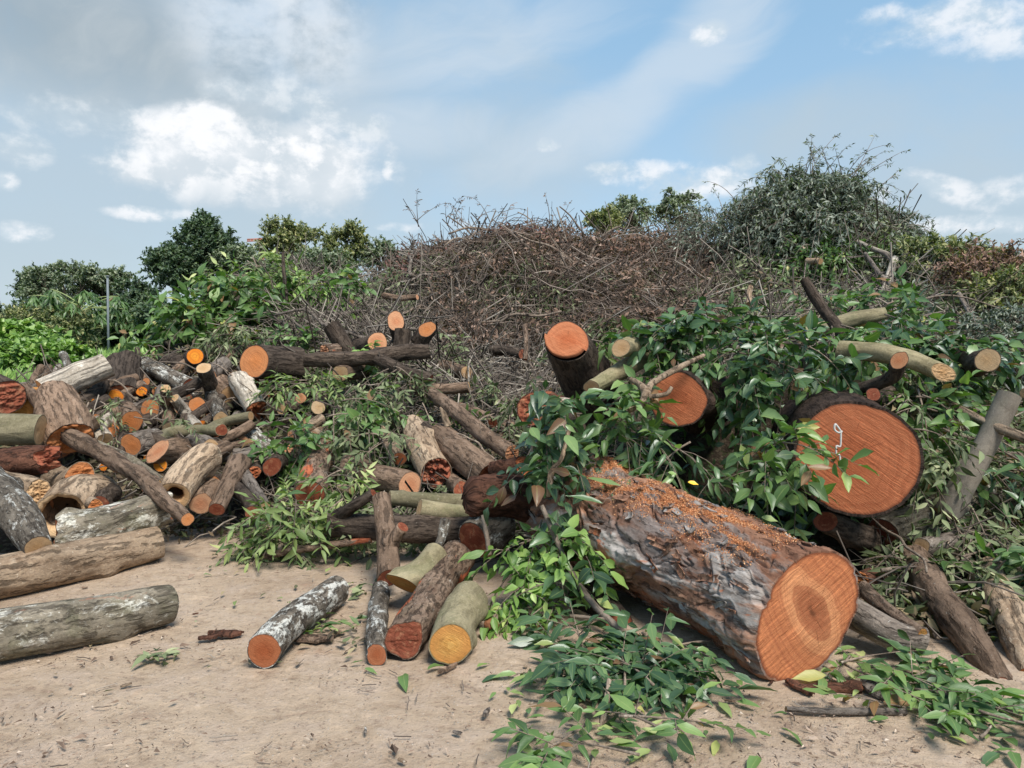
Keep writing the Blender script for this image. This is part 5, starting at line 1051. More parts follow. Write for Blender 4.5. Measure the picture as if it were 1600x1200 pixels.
brush(300, 640, 900, 13.2, 15.5, (.3, .7), (.003, .007), m_tw_brown, 'twigs standing against the sky on the brush heap', 31, lift=.2, spike=.4)
scatter_leaves(42000, 680, 1130, 9.6, 16, .085, .42, 'dry', 'dry brown leaves caught in the brush heap', 4, (-.02, .40), clumpy=.535)
scatter_leaves(9000, 820, 1110, 12.0, 15.6, .10, .42, 'rustdry', 'reddish brown dry leaves near the crest of the brush heap', 44, (.05, .40), clumpy=.52)
scatter_leaves(9000, 840, 1140, 9.6, 12.2, .10, .32, 'olive', 'wilted grey-green leaves low on the front of the brush heap', 46, (0, .3), clumpy=.5, vert=.5)
scatter_leaves(5000, 620, 860, 12.5, 15.2, .10, .42, 'purple', 'purple-brown dry leaves on the left crest of the brush heap', 45, (.05, .4))
scatter_leaves(9000, 560, 850, 10.5, 15, .10, .3, 'olive', 'grey-green wilted leaves in the left of the brush heap', 5, (0, .22))
brush(5200, 440, 760, 8.2, 15.5, (.4, 1.5), (.004, .011), m_tw_grey, 'grey twigs tangled behind the middle pile', 6)
scatter_leaves(12000, 440, 760, 7.8, 15.5, .10, .3, 'olive', 'wilted olive leaves behind the middle pile', 7, (0, .2))
brush(2600, 560, 900, 6.6, 10, (.3, 1.2), (.003, .010), m_tw_grey, 'pale twigs between the middle pile and the brush heap', 8, lift=.10)
scatter_leaves(6500, 560, 960, 6.0, 10, .08, .4, 'litter', 'leaf litter between the middle pile and the brush heap', 9, (0, .1))
brush(2600, 1060, 1680, 7.2, 13, (.4, 1.5), (.004, .011), m_tw_grey, 'grey twigs below the tall leafy mound', 10)
scatter_leaves(16000, 1040, 1480, 8.0, 13, .09, .4, 'olive', 'wilted dull leaves below the tall leafy mound', 11, (0, .25))
scatter_leaves(7000, 1100, 1330, 7.5, 11, .09, .42, 'litter', 'brown-green litter left of the orange-tipped pole', 12, (0, .2))
scatter_leaves(9000, 1380, 2150, 6.8, 12, .10, .35, 'grey', 'grey-green leaves on the slope at right', 13, (0, .3))
scatter_leaves(3600, -40, 470, 5.3, 8.8, .07, .4, 'litter', 'leaf litter between the logs of the left pile', 14, (0, .05))
brush(420, -40, 470, 5.4, 8.8, (.2, .8), (.003, .008), m_tw_grey, 'twigs caught between the logs of the left pile', 15, lift=.12)
scatter_leaves(5000, 470, 840, 5.0, 8.0, .085, .35, 'olive', 'wilted leaves between the logs of the middle pile', 16, (0, .1))
brush(500, 480, 860, 5.1, 7.5, (.25, .9), (.003, .009), m_tw_grey, 'twigs between the logs of the middle pile', 17, lift=.15)
scatter_leaves(12000, 1380, 2150, 3.7, 7.0, .085, .38, 'litter', 'brown and green litter between the logs at right', 18, (0, .08), hi=True)
scatter_leaves(2500, 1380, 1720, 3.8, 6.6, .10, .36, 'olive', 'wilted leaves between the logs at right', 19, (0, .12), hi=True)
brush(1000, 1380, 2150, 3.8, 8, (.2, .9), (.002, .007), m_tw_grey, 'twigs between the logs at right', 20, lift=.15, seg=5)
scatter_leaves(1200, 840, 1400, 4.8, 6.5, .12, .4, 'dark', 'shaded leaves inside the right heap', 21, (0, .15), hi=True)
brush(600, 700, 1000, 4.9, 6.2, (.2, .7), (.002, .006), m_tw_grey, 'thin twigs under the limb stub', 22, lift=.1, seg=4)
# larger bare branches that read one by one
rgb = np.random.default_rng(99)
def bare(n, u0, u1, d0, d1, Lr, rr, bark, label, group, spike=.25, down=0, places=None):
    made, pts = [], []
    for k in range(n):
        p = on_heap(rgb, 1, u0, u1, d0, d1)[0]; nn = normals(p[None])[0]; d = rdir(rgb, 1)[0]; d = nrm(d - nn * (d @ nn) * .95 + nn * abs(rgb.normal()) * spike); L = rgb.uniform(*Lr); r = rgb.uniform(*rr)
        K = 7; t = np.linspace(0, 1, K)[:, None]; c = p + nn * rgb.uniform(.05, .25) + d * L * (t - .5) + rdir(rgb, 1)[0] * L * .12 * np.sin(t * 3.1) + rgb.normal(size=(K, 3)) * .02 * L
        cc2, r2 = catmull(c, r * np.linspace(1, .5, K), 18); g = Geo(); simple_tube(g, cc2, r2, 7)
        for j in range(3):
            i = rgb.integers(4, 15); dd = nrm(nrm(cc2[i + 1] - cc2[i]) * .8 + rdir(rgb, 1)[0] * .8); tl = L * rgb.uniform(.15, .35)
            tt = np.linspace(0, 1, 6)[:, None]; simple_tube(g, cc2[i] + dd * tl * tt + rdir(rgb, 1)[0] * tl * .15 * tt ** 2, r2[i] * .55 * np.linspace(1, .4, 6), 5)
        vv = np.concatenate(g.V); o = mesh_obj('bare_branch', vv, np.concatenate(g.Q), np.concatenate(g.T), BK[bark], {'bk': vv}, True); tag(o, label, 'branch', group); made.append(o); pts.append(p)
    by_place(made, pts, places or (((u0 * 2 + u1) / 3, 'toward its left'), ((u0 + u1 * 2) / 3, 'at its middle'), (9999, 'toward its right')))
bare(70, 600, 1100, 10.2, 15, (.9, 2.4), (.012, .036), 'twig', 'bare grey branch tangled in the brown brush heap', 'bare branches in the brush heap')
bare(40, 480, 740, 8.6, 13.5, (.8, 2.0), (.012, .034), 'grey', 'bare branch among the grey twigs behind the middle pile', 'bare branches behind the middle pile')
bare(26, 1080, 1480, 8.5, 12.5, (.8, 1.8), (.010, .02), 'grey', 'bare branch at the foot of the tall leafy mound', 'bare branches below the leafy mound')
bare(24, 620, 880, 6.8, 9.6, (.5, 1.2), (.008, .018), 'pale', 'pale bare branch lying before the dark brush', 'pale branches before the dark brush')
bare(14, 470, 820, 5.6, 7.4, (.5, 1.1), (.007, .013), 'twig', 'bare twig lying over the logs of the middle pile', 'bare twigs over the middle pile')
bare(12, 40, 430, 5.8, 8.2, (.5, 1.1), (.006, .012), 'twig', 'bare twig lying over the logs of the left pile', 'bare twigs over the left pile')
bare(16, 1420, 1640, 4.2, 6.6, (.5, 1.2), (.006, .014), 'twig', 'bare twig in the litter at the right side', 'bare twigs at the right side')
bare(10, 1440, 1640, 7, 9.5, (.8, 1.5), (.010, .018), 'twig', 'bare stick on the bushy slope at right', 'bare sticks on the right slope')

# ---------------------------------------------------------------- leafy masses built as drooping twigs: heap crowns and living trees
def canopy(name, label, cat, center, rad, ntw, per, LL, lw, mat, seed, droop=.5, group=None, tw=(.3, .8), r=.006, clump=0, kids=None, up=.3, shape=None, hi=False, trunk=None, flat=1.0, trunkmat='grey', kind=None):
    rg = np.random.default_rng(seed); center = np.array(center, float); rad = np.array(rad, float)
    root = thing(name, [center[0], center[1], center[2] - rad[2] if trunk is None else 0], label, cat, group)
    if kind: root['kind'] = kind
    d = rdir(rg, ntw); d[:, 2] = np.abs(d[:, 2]) * np.sign(rg.random(ntw) - .28 * flat)
    if clump:
        cd = rdir(rg, clump); cd[:, 2] = np.abs(cd[:, 2]) * np.where(rg.random(clump) < .25, -.6, 1); cr = rg.uniform(.45, .92, clump); ci = rg.integers(0, clump, ntw)
        rs = rg.uniform(.12, .27, clump)
        rel = cd[ci] * cr[ci, None] + d * rs[ci, None] * rg.random((ntw, 1)) ** .4; out = nrm(rel + d * .4)
    else:
        fr_ = (fbm(d * 1.7 + seed, 3) - .5); rel = d * (rg.uniform(.25, 1.0, ntw) ** .4 * (1 + fr_ * .9))[:, None]; out = d
    p = center + rel * rad; L = rg.uniform(tw[0], tw[1], ntw); K = 6; t = np.linspace(0, 1, K)[None, :, None]
    td = nrm(out + rdir(rg, ntw) * .6 + [0, 0, up]); path = p[:, None] + td[:, None] * L[:, None, None] * t + np.array([0, 0, -1.]) * (droop * L)[:, None, None] * t ** 2
    g = Geo(); tubes(g, path, 3, r * rg.uniform(.6, 1.3, ntw)[:, None] * np.linspace(1.1, .35, K)[None], lc=rg.random(ntw))
    if trunk:
        m_ = clump or 8; br = cd if clump else rdir(rg, m_) * [1, 1, .5]; base = center * [1, 1, 0] + [0, 0, center[2] - rad[2] * .5]
        for i in range(min(m_, 22)):
            e = center + (br[i] * (cr[i] if clump else .7)) * rad; c2, r2 = catmull([base + (e - base) * 0, base + (e - base) * .45 + rg.normal(size=3) * .12 * rad, e], [trunk * .5, trunk * .28, trunk * .08], 8); simple_tube(g, c2, r2, 5, lc=.2)
        ct, rt = catmull([center * [1, 1, 0] + [0, 0, -.1], center * [1, 1, 0] + rg.normal(size=3) * [.1, .1, 0] + [0, 0, (center[2] - rad[2] * .5) * .5], base + [0, 0, .2]], [trunk * 1.2, trunk * .9, trunk * .6], 14)
        gt = Geo(); simple_tube(gt, ct, rt, 10); vv = np.concatenate(gt.V); mesh_obj('trunk', vv, gt.Q[0], gt.T[0], BK[trunkmat], {'bk': vv * .4}, True, root)
    g.build('limbs', m_tw_grey, root)
    n = ntw * per; f = rg.uniform(.15, 1, (ntw, per)); i0 = np.minimum((f * (K - 1)).astype(int), K - 2); w_ = (f * (K - 1) - i0)[..., None]; ar = np.arange(ntw)[:, None]
    pp = (path[ar, i0] * (1 - w_) + path[ar, i0 + 1] * w_).reshape(-1, 3); dd = np.repeat(td, per, 0) * .6 + rdir(rg, n) * .9 + [0, 0, -droop]
    l_ = LL * rg.uniform(.6, 1.2, n); lcv = np.clip(rg.beta(2, 2, n) + np.repeat(rg.normal(0, .12, ntw), per), 0, 1)
    gl = Geo(); leaves(gl, pp, dd, rdir(rg, n) * .6 + [0, -.2, .9], l_, l_ * lw, rg.uniform(0, .5, n), rg.uniform(0, .5, n), lcv, hi)
    gl.build('leaves' if trunk is None else 'crown', LF[mat], root); return root
canopy('leafy_mound', 'tall mound of grey-green drooping branches with whips against the sky', 'leafy mound', P(1258, 385, 12.2), (1.32, 1.0, 1.08), 2100, 24, .10, .30, 'grey', 1, .8, None, (.35, .9), clump=75)
canopy('leafy_mound', 'shaded inner branches of the tall leafy mound', 'leafy mound', P(1262, 392, 12.25), (1.12, .9, .86), 1100, 16, .09, .28, 'grey', 47, .7, None, (.3, .7))
canopy('leafy_mound', 'lower left shoulder of grey-brown twigs beside the tall leafy mound', 'leafy mound', P(1160, 392, 12.6), (1.05, .9, .66), 800, 12, .08, .28, 'grey', 2, .6, None, (.3, .8))
canopy('leafy_mound', 'darker green branches at the foot of the tall leafy mound', 'leafy mound', P(1300, 425, 11.2), (.75, .6, .45), 420, 18, .10, .38, 'mid', 3, .9, None, (.3, .6))
canopy('leafy_mound', 'right shoulder of drooping branches under the jutting pole', 'leafy mound', P(1355, 385, 12.0), (.6, .6, .6), 330, 18, .09, .28, 'grey', 41, .8, None, (.3, .7))
def whips(n, u0, u1, y0, y1, D, seed, label, name='whip', group='whips rising against the sky', sl=.5, LL=.085, mat='grey', Lr=(.5, 1.25)):
    rg = np.random.default_rng(seed); made, pts = [], []
    for k in range(n):
        b = P(rg.uniform(u0, u1), rg.uniform(y0, y1), D); pts.append(b); made.append(spray(b, np.array([rg.normal(.3, .4) * sl * 2, rg.normal() * .4, 1.0]), rg.uniform(*Lr), 26, LL, .3, mat, label, group, 'whip', 'whip', droop=.25, rg=rg, r0=.007, hi=False))
    by_place(made, pts, (((u0 * 2 + u1) / 3, 'on its left'), ((u0 + u1 * 2) / 3, 'in its middle'), (9999, 'on its right')), ('low', 'high'))
whips(34, 1205, 1350, 285, 330, 12.2, 5, 'thin leafy whip rising from the top of the tall leafy mound')
whips(6, 1120, 1200, 335, 350, 12.4, 6, 'thin whip rising from the left shoulder of the leafy mound', group='whips on the left shoulder', LL=.06)
whips(16, 640, 880, 345, 356, 14.0, 7, 'dry leafy whip sticking up from the crest of the brush heap', group='dry whips on the brush heap', mat='dry', LL=.07, Lr=(.4, .8))
# right slope shrubs
canopy('shrub', 'yellow-green shrub on the slope at the far right', 'shrub', P(1470, 425, 10.5), (.75, .5, .32), 260, 26, .08, .4, 'faryel', 8, .3, None, (.2, .4))
canopy('shrub', 'rust-brown dried bush on the slope at the far right', 'shrub', P(1555, 440, 8.6), (.50, .35, .20), 200, 22, .065, .4, 'rustdry', 9, .2, None, (.2, .4))
canopy('shrub', 'pale green shrub below the rust-brown bush', 'shrub', P(1580, 480, 8.2), (.45, .4, .28), 220, 24, .07, .35, 'faryel', 10, .4, None, (.2, .4))
canopy('shrub', 'dark shrub behind the yellow-green one at right', 'shrub', P(1420, 440, 10.8), (.7, .6, .35), 240, 24, .08, .35, 'grey', 12, .4, None, (.2, .4))
canopy('shrub', 'grey-green low bush at the right edge', 'shrub', P(1590, 530, 6.8), (.35, .4, .22), 200, 22, .06, .3, 'grey', 13, .5, None, (.15, .35))
# ---------------------------------------------------------------- trees behind
def tree(x, ytop, ybot, wpx, D, label, mat, seed, clump=24, ntw=700, per=22, group='trees behind the heap', LL=.17, trunk=.16, name='tree', lw=.5, droop=.2, lowz=None):
    ntw = int(ntw * .8); clump = int(clump * 1.2)
    top = P(x, ytop, D)[2]; bot = P(x, ybot, D)[2] if lowz is None else lowz; cx_ = P(x, 500, D)
    return canopy(name, label, 'tree', (cx_[0], cx_[1], (top + bot) / 2), (wpx / 2 / FPX * D, wpx / 2.2 / FPX * D, (top - bot) / 2), ntw, per, LL, lw, mat, seed, droop, group, (.3, .8), .012, clump, trunk=trunk)
tree(325, 345, 450, 80, 34, 'dense dark tree with a domed top behind the leafy bank', 'far', 51, 26, 900, 30)
tree(275, 385, 470, 75, 33, 'lower dark lobe of the dense tree behind the leafy bank', 'far', 52, 20, 600, 28)
tree(455, 350, 440, 90, 36, 'airy yellow-topped tree between the dark tree and the brush heap', 'faryel', 53, 26, 620, 22)
tree(545, 355, 430, 60, 38, 'airy slender tree right of the yellow-topped one', 'faryel', 54, 18, 420, 20)
tree(595, 385, 430, 50, 38, 'small green tree just left of the brush heap', 'farmid', 55, 14, 300, 20)
tree(500, 400, 460, 120, 32, 'low bushy tree in front of the slender trees', 'farmid', 56, 26, 700, 22)
tree(985, 306, 370, 52, 42, 'rounded pale green tree above the brush heap', 'farmid', 57, 22, 420, 16, droop=.6)
tree(945, 335, 375, 50, 40, 'yellowish bush top peeping over the brush heap', 'faryel', 58, 12, 320, 22)
tree(1058, 298, 370, 56, 42, 'narrow pale tree over the dip in the brush heap', 'farmid', 59, 18, 380, 16, droop=.6)
tree(1470, 385, 440, 80, 36, 'light green tree behind the slope at right', 'farmid', 60, 18, 500, 22)
tree(1570, 395, 450, 80, 50, 'dark green tree on the right skyline', 'far', 61, 20, 600, 26)
tree(1540, 385, 440, 60, 55, 'blue-green tree further back on the right skyline', 'far', 62, 16, 400, 24)
tree(1640, 380, 450, 80, 50, 'dark tree cut off by the right picture edge', 'far', 63, 16, 400, 24)
tree(110, 415, 500, 120, 40, 'broad green tree on the left skyline', 'farmid', 64, 28, 800, 24)
tree(65, 430, 500, 60, 42, 'blue-green tree left of the broad one', 'far', 65, 16, 420, 22)
tree(165, 415, 500, 70, 41, 'bushy tree right of the broad one on the left', 'farmid', 66, 16, 500, 22)
tree(215, 445, 520, 70, 38, 'dark low tree between the left trees and the dense one', 'far', 67, 18, 500, 24)
tree(20, 480, 550, 110, 40, 'dark bushy tree at the left picture edge', 'far', 68, 22, 600, 24)
tree(-60, 450, 550, 110, 40, 'dark tree beyond the left picture edge', 'far', 69, 14, 300, 22)
tree(380, 385, 470, 70, 33, 'mid green bush filling the gap right of the dense tree', 'farmid', 70, 16, 420, 22)
for i, (x, y, wd_, mt) in enumerate([(20, 520, 130, 'far'), (110, 525, 120, 'far'), (190, 520, 110, 'far'), (260, 515, 90, 'far')]):
    tree(x, y - 35, y + 38, wd_, 30 - i * .6, ['dark undergrowth shrub at the left edge', 'dark undergrowth shrub behind the papaya trunk', 'dark undergrowth shrub behind the white post', 'dark undergrowth shrub beside the leafy bank'][i], mt, 80 + i, 16, 650, 26, 'undergrowth shrubs on the left', trunk=.05, name='shrub')
canopy('shrub', 'bright green broad-leaved shrub at the left edge', 'shrub', P(20, 548, 19), (1.1, .8, .5), 420, 16, .20, .75, 'bright', 90, .3, None, (.2, .5))
canopy('shrub', 'bright low shrub right of the broad-leaved one', 'shrub', P(60, 565, 17.5), (.9, .8, .32), 360, 18, .15, .7, 'bright', 91, .3, None, (.2, .4))
canopy('shrub', 'reddish-green shrub behind the bright one', 'shrub', P(70, 508, 26), (1.6, .8, .5), 360, 18, .12, .5, 'faryel', 92, .3, None, (.2, .5))
# papaya trees
def papaya(x, ybase, ytop, D, label, seed, n=26, pet=1.2):
    rg = np.random.default_rng(seed); b = P(x, ybase, D); b[2] = 0; top = P(x, ytop, D)
    root = thing('papaya_tree', b, label, 'papaya tree', 'papaya trees on the left'); g = Geo(); c, r = catmull([b, (b + top) / 2 + [.03, 0, 0], top], [.13, .10, .07], 16); simple_tube(g, c, r, 10)
    vv = np.concatenate(g.V); mesh_obj('trunk', vv, g.Q[0], g.T[0], BK['tan'], {'bk': vv}, True, root); gp = Geo(); gl = Geo()
    for k in range(n):
        a = rg.uniform(0, 6.28); e = rg.uniform(-.35, .75); d = np.array([math.cos(a) * math.cos(e), math.sin(a) * math.cos(e), math.sin(e)]); L = pet * rg.uniform(.75, 1.1); t = np.linspace(0, 1, 7)[:, None]
        cp_ = top + [0, 0, rg.uniform(-.3, .1)] + d * L * t + np.array([0, 0, -.22]) * L * t ** 2; simple_tube(gp, cp_, .020 * np.linspace(1.2, .6, 7), 5, lc=.5); tip = cp_[-1]
        m_ = 9; an = np.linspace(-2.3, 2.3, m_) + rg.normal(0, .08, m_); h = nrm(d * [1, 1, 0]); s_ = np.cross([0, 0, 1.], h)
        for q in range(m_):
            dd = h * math.cos(an[q]) * .7 + s_ * math.sin(an[q]) + np.array([0, 0, -.75 - .2 * rg.random()])
            for j in range(4):
                pj = tip + nrm(dd) * .12 * j; off = s_ * (j % 2 - .5) * .4
                leaves(gl, pj[None], (dd + off + rg.normal(size=3) * .2)[None], np.array([[0, -.2, 1.]]) + rg.normal(size=3) * .2, [.26], [.085], [.3], [.3], rg.beta(2, 2, 1) * .7, False)
    gp.build('leaf_stalks', twm, root); gl.build('leaves', LF['mid'], root)
twm = plain('leaf_stalk', (.34,.40,.16), .6, 20, .3)
papaya(123, 553, 478, 27, 'tall papaya tree with spreading drooping leaves left of the white post', 1, 28, 1.5)
papaya(195, 553, 505, 28, 'shorter papaya tree right of the white post', 2, 20, 1.3)
papaya(85, 560, 520, 29, 'small papaya tree low left of the tall one', 3, 16, 1.0)
# white post
g = Geo(); b = P(169, 552, 25); b[2] = 0; t_ = P(168, 432, 25); simple_tube(g, np.array([b, (b + t_) / 2, t_]), np.array([.038, .036, .034]), 16); simple_tube(g, np.array([t_, t_ + [0, 0, .03]]), np.array([.068, .05]), 16)
m_post = plain('painted_steel', (.20,.225,.235), .6, 12, .3); tag(g.build('lamp_post', m_post), 'slim grey-white metal post standing behind the furrowed fat log', 'post')
# grass
def grass():
    rg = np.random.default_rng(3); n = 26000; u = rg.uniform(-120, 330, n); D = rg.uniform(10.5, 32, n) ; x = (u - 800) / FPX * D; p = np.stack([x, D, x * 0], -1); g = Geo()
    hgt = .28 + .3 * fbm(np.stack([x * .6, D * .6, x * 0], -1), 3); L = hgt * rg.uniform(.6, 1.3, n)
    leaves(g, p, rdir(rg, n) * .7 + [0, 0, 1.1], rdir(rg, n) + [0, -1, .5], L, L * rg.uniform(.12, .35, n), rg.uniform(.1, .9, n), rg.uniform(0, .4, n), np.clip(rg.beta(2, 2, n) + (fbm(p * .5, 3) - .5) * .8, 0, 1), False)
    tag(g.build('grass', LF['bright']), 'bright green grass beyond the left pile', 'grass', None, 'stuff')
grass()
m_lawn = plain('lawn_soil', (.07,.10,.03), .9, 4, .5)
gx = np.linspace(-40, 6, 60); gy = np.linspace(9.5, 60, 60); X, Y = np.meshgrid(gx, gy); Z = (fbm(np.stack([X * .7, Y * .7, X * 0], -1), 3)) * .10 - .02 - .1 * (np.abs(Y - 9.5) < .1)
tag(mesh_obj('lawn', np.stack([X, Y, Z], -1), grid_quads(60, 60, False), mat=m_lawn, origin=(0, 0, 0)), kind='structure')

# ---------------------------------------------------------------- loose bits on the dirt
rgl = np.random.default_rng(21)
def fallen(u, y, L, lw, mat, label, group, name='fallen_leaf', cat='leaf', az_=None):
    D = 1.6 / (sp - (600 - y) / FPX * cp); p = P(u, y, D); p[2] = max(0, float(H(p[0], p[1]))) + .012; a = rgl.uniform(0, 6.28) if az_ is None else az_
    g = Geo(); leaves(g, p[None], np.array([[math.cos(a), math.sin(a), rgl.uniform(0, .12)]]), np.array([[rgl.normal() * .2, rgl.normal() * .2, 1.]]), [L], [L * lw], [rgl.uniform(-.2, .5)], [rgl.uniform(.1, .6)], np.array([rgl.uniform(.3, 1)]))
    return tag(g.build(name, LF[mat]), label, cat, group)
for u, y, L in [(630, 1058, .14), (668, 1050, .09), (1222, 1142, .11), (1185, 1186, .13), (832, 1190, .09), (990, 1150, .12), (570, 1048, .07), (548, 1040, .06), (1150, 1100, .10), (775, 1086, .05), (795, 1084, .06), (745, 1046, .08), (1120, 1162, .09), (1230, 1120, .06), (1160, 1075, .07)]:
    fallen(u, y, L, .36, 'mid', 'green leaf fallen alone on the open dirt at the front', 'green leaves fallen on the dirt')
_m = []
for k in range(70): _m.append(fallen(rgl.normal(970, 85), min(1195, rgl.normal(1090, 50)), rgl.uniform(.05, .12), .38, rgl.choice(['mid', 'dark', 'light']), 'loose leaf on the dirt', 'loose leaves around the front leaf heap'))
by_place(_m, [o.location for o in _m], ((900, 'left of the front leaf heap'), (960, 'below the front leaf heap'), (1030, 'under the pale upright twig'), (9999, 'right of the front leaf heap')), ('nearer the camera', 'further back'))
_m = []
for k in range(90): _m.append(fallen(1270 + 330 * (t_r := rgl.random()) ** .8, 1035 + 120 * t_r + rgl.normal() * 28, rgl.uniform(.05, .12), .38, rgl.choice(['mid', 'dark', 'light']), 'loose leaf on the dirt', 'loose leaves at the lower right'))
for o in _m: o.location.z += .001 * (o.location.y < 3)
by_place(_m, [o.location for o in _m], ((1360, 'below the giant cut face'), (1440, 'right of the long straight stick'), (1520, 'before the rough brown log'), (9999, 'in the bottom right corner')), ('nearer the camera', 'further back'))
for k in range(26): fallen(rgl.uniform(300, 560), rgl.uniform(850, 1045), rgl.uniform(.03, .07), .4, rgl.choice(['litter', 'light', 'olive']), 'small dull leaf on the dirt near the separate log', 'small leaves near the separate log')
for k in range(18): fallen(rgl.uniform(10, 330), rgl.uniform(960, 1130), rgl.uniform(.02, .05), .4, rgl.choice(['litter', 'olive', 'dry']), 'small dry leaf on the dirt below the lowest left log', 'small dry leaves at the lower left')
fallen(350, 860, .12, .3, 'light', 'pale green leaf cluster on the dirt right of the left pile', None); fallen(365, 862, .10, .3, 'light', 'second pale green leaf beside the cluster right of the left pile', None)
fallen(0, 960, .16, .3, 'dark', 'flat green leaf lying on the lowest left log', None).location.z += .21
LF['yel'] = leaf_mat('leaf_yellow', [(0,(.75,.48,.02)),(1,(.85,.58,.05))])
def onlog(u, y, D, L, mat, label):
    p = P(u, y, D); g = Geo(); leaves(g, p[None], np.array([[1., -.3, -.1]]), np.array([[-.2, -.5, .8]]), [L], [L * .5], [.2], [.2], np.array([.6])); tag(g.build('fallen_leaf', LF[mat]), label, 'leaf')
def front(u, y): # distance of the giant trunk's bark under a pixel
    pr = gV.reshape(-1, 3) - CAM; Dd = pr @ FW; px = 800 + pr[:, 0] / Dd * FPX; py = 600 - (pr @ UP) / Dd * FPX; m_ = (np.abs(px - u) < 6) & (np.abs(py - y) < 6); return Dd[m_].min() - .012 if m_.any() else 4.3
onlog(1075, 753, front(1078, 753), .06, 'yel', 'single yellow leaf on the sawdust of the giant trunk')
onlog(1044, 738, front(1048, 738), .05, 'bright', 'small green leaf left of the yellow one on the trunk'); onlog(1190, 808, front(1195, 808), .08, 'light', 'pale leaf on the giant trunk near its cut face')
def splotch(u, y, mat, label, n=14, s=.05, mixm=('litter',)):
    D = 1.6 / (sp - (600 - y) / FPX * cp); c = P(u, y, D); g = Geo(); p = c + rgl.normal(size=(n, 3)) * [s, s, 0]; p[:, 2] = .012 + rgl.random(n) * .03
    L = rgl.uniform(.04, .10, n); leaves(g, p, rdir(rgl, n) * [1, 1, .3], rdir(rgl, n) * .4 + [0, 0, 1], L, L * .35, rgl.uniform(0, .5, n), rgl.uniform(0, .6, n), rgl.random(n)); tag(g.build('leaf_tuft', LF[mat]), label, 'leaf tuft', None, 'stuff')
splotch(253, 1032, 'olive', 'small tuft of wilted leaves on the dirt below the lowest log', 22, .035)
splotch(515, 990, 'light', 'pile of torn leaves and bark right of the separate log', 20, .07); splotch(500, 985, 'mid', 'green leaves beside the torn bark right of the separate log', 14, .07)
splotch(560, 925, 'olive', 'leaf tuft on the dirt left of the upright mottled log', 20, .08); splotch(560, 1005, 'litter', 'litter between the separate log and the silver-grey one', 16, .09)
def chip(u, y, L, wd, th, mat, label, group=None, name='bark_chip', cat='bark chip', col_=None):
    D = 1.6 / (sp - (600 - y) / FPX * cp); p = P(u, y, D); p[2] = max(0, float(H(p[0], p[1]))); a = rgl.uniform(0, 6.28); ca, sa = math.cos(a), math.sin(a); U, W = np.meshgrid(np.linspace(-1, 1, 9), np.linspace(-1, 1, 5), indexing='ij')
    wob = .75 + .5 * rgl.random((9, 5)); x = U * L / 2 * (.8 + .2 * wob); y_ = W * wd / 2 * wob * np.sqrt(1 - .75 * U * U); z = th + .3 * wd * (1 - W * W) * .5 + rgl.random((9, 5)) * th * .5
    V1 = np.stack([p[0] + ca * x - sa * y_, p[1] + sa * x + ca * y_, z], -1).reshape(-1, 3); V2 = V1 - [0, 0, th]; q = grid_quads(9, 5, False)
    bd = [(k, k + 1) for k in range(4)] + [(4 + 5*k, 9 + 5*k) for k in range(8)] + [(44 - k, 43 - k) for k in range(4)] + [(40 - 5*k, 35 - 5*k) for k in range(8)]
    o = mesh_obj(name, np.concatenate([V1, V2]), np.concatenate([q, q[:, ::-1] + 45, np.array([[u_, v_, v_ + 45, u_ + 45] for u_, v_ in bd])]), None, BK[mat], {'bk': np.concatenate([V1, V2])}, False); return tag(o, label, cat, group)
chip(352, 992, .17, .06, .01, 'dred', 'flat reddish bark piece left of the separate log'); chip(325, 998, .09, .04, .008, 'dred', 'small reddish bark piece beside the flat one')
chip(490, 1000, .20, .08, .01, 'red', 'orange-brown torn bark among leaves right of the separate log'); chip(520, 992, .13, .05, .01, 'tan', 'light torn bark among leaves right of the separate log')
chip(700, 1047, .12, .02, .012, 'brown', 'short twig piece in front of the yellow-faced log'); chip(760, 1116, .06, .018, .012, 'grey', 'stubby stick piece alone on the dirt')
chip(1250, 1077, .14, .05, .012, 'dred', 'bark flake touching the foot of the giant face'); chip(1370, 1082, .2, .07, .012, 'grey', 'grey bark sheet below the leaf spray at right')
for k in range(20): chip(rgl.uniform(0, 1600), rgl.uniform(900, 1195), rgl.uniform(.015, .05), rgl.uniform(.008, .02), .004, rgl.choice(['brown', 'dred', 'grey', 'tan']), 'small bark chip lying on the dirt', 'small bark chips on the dirt')
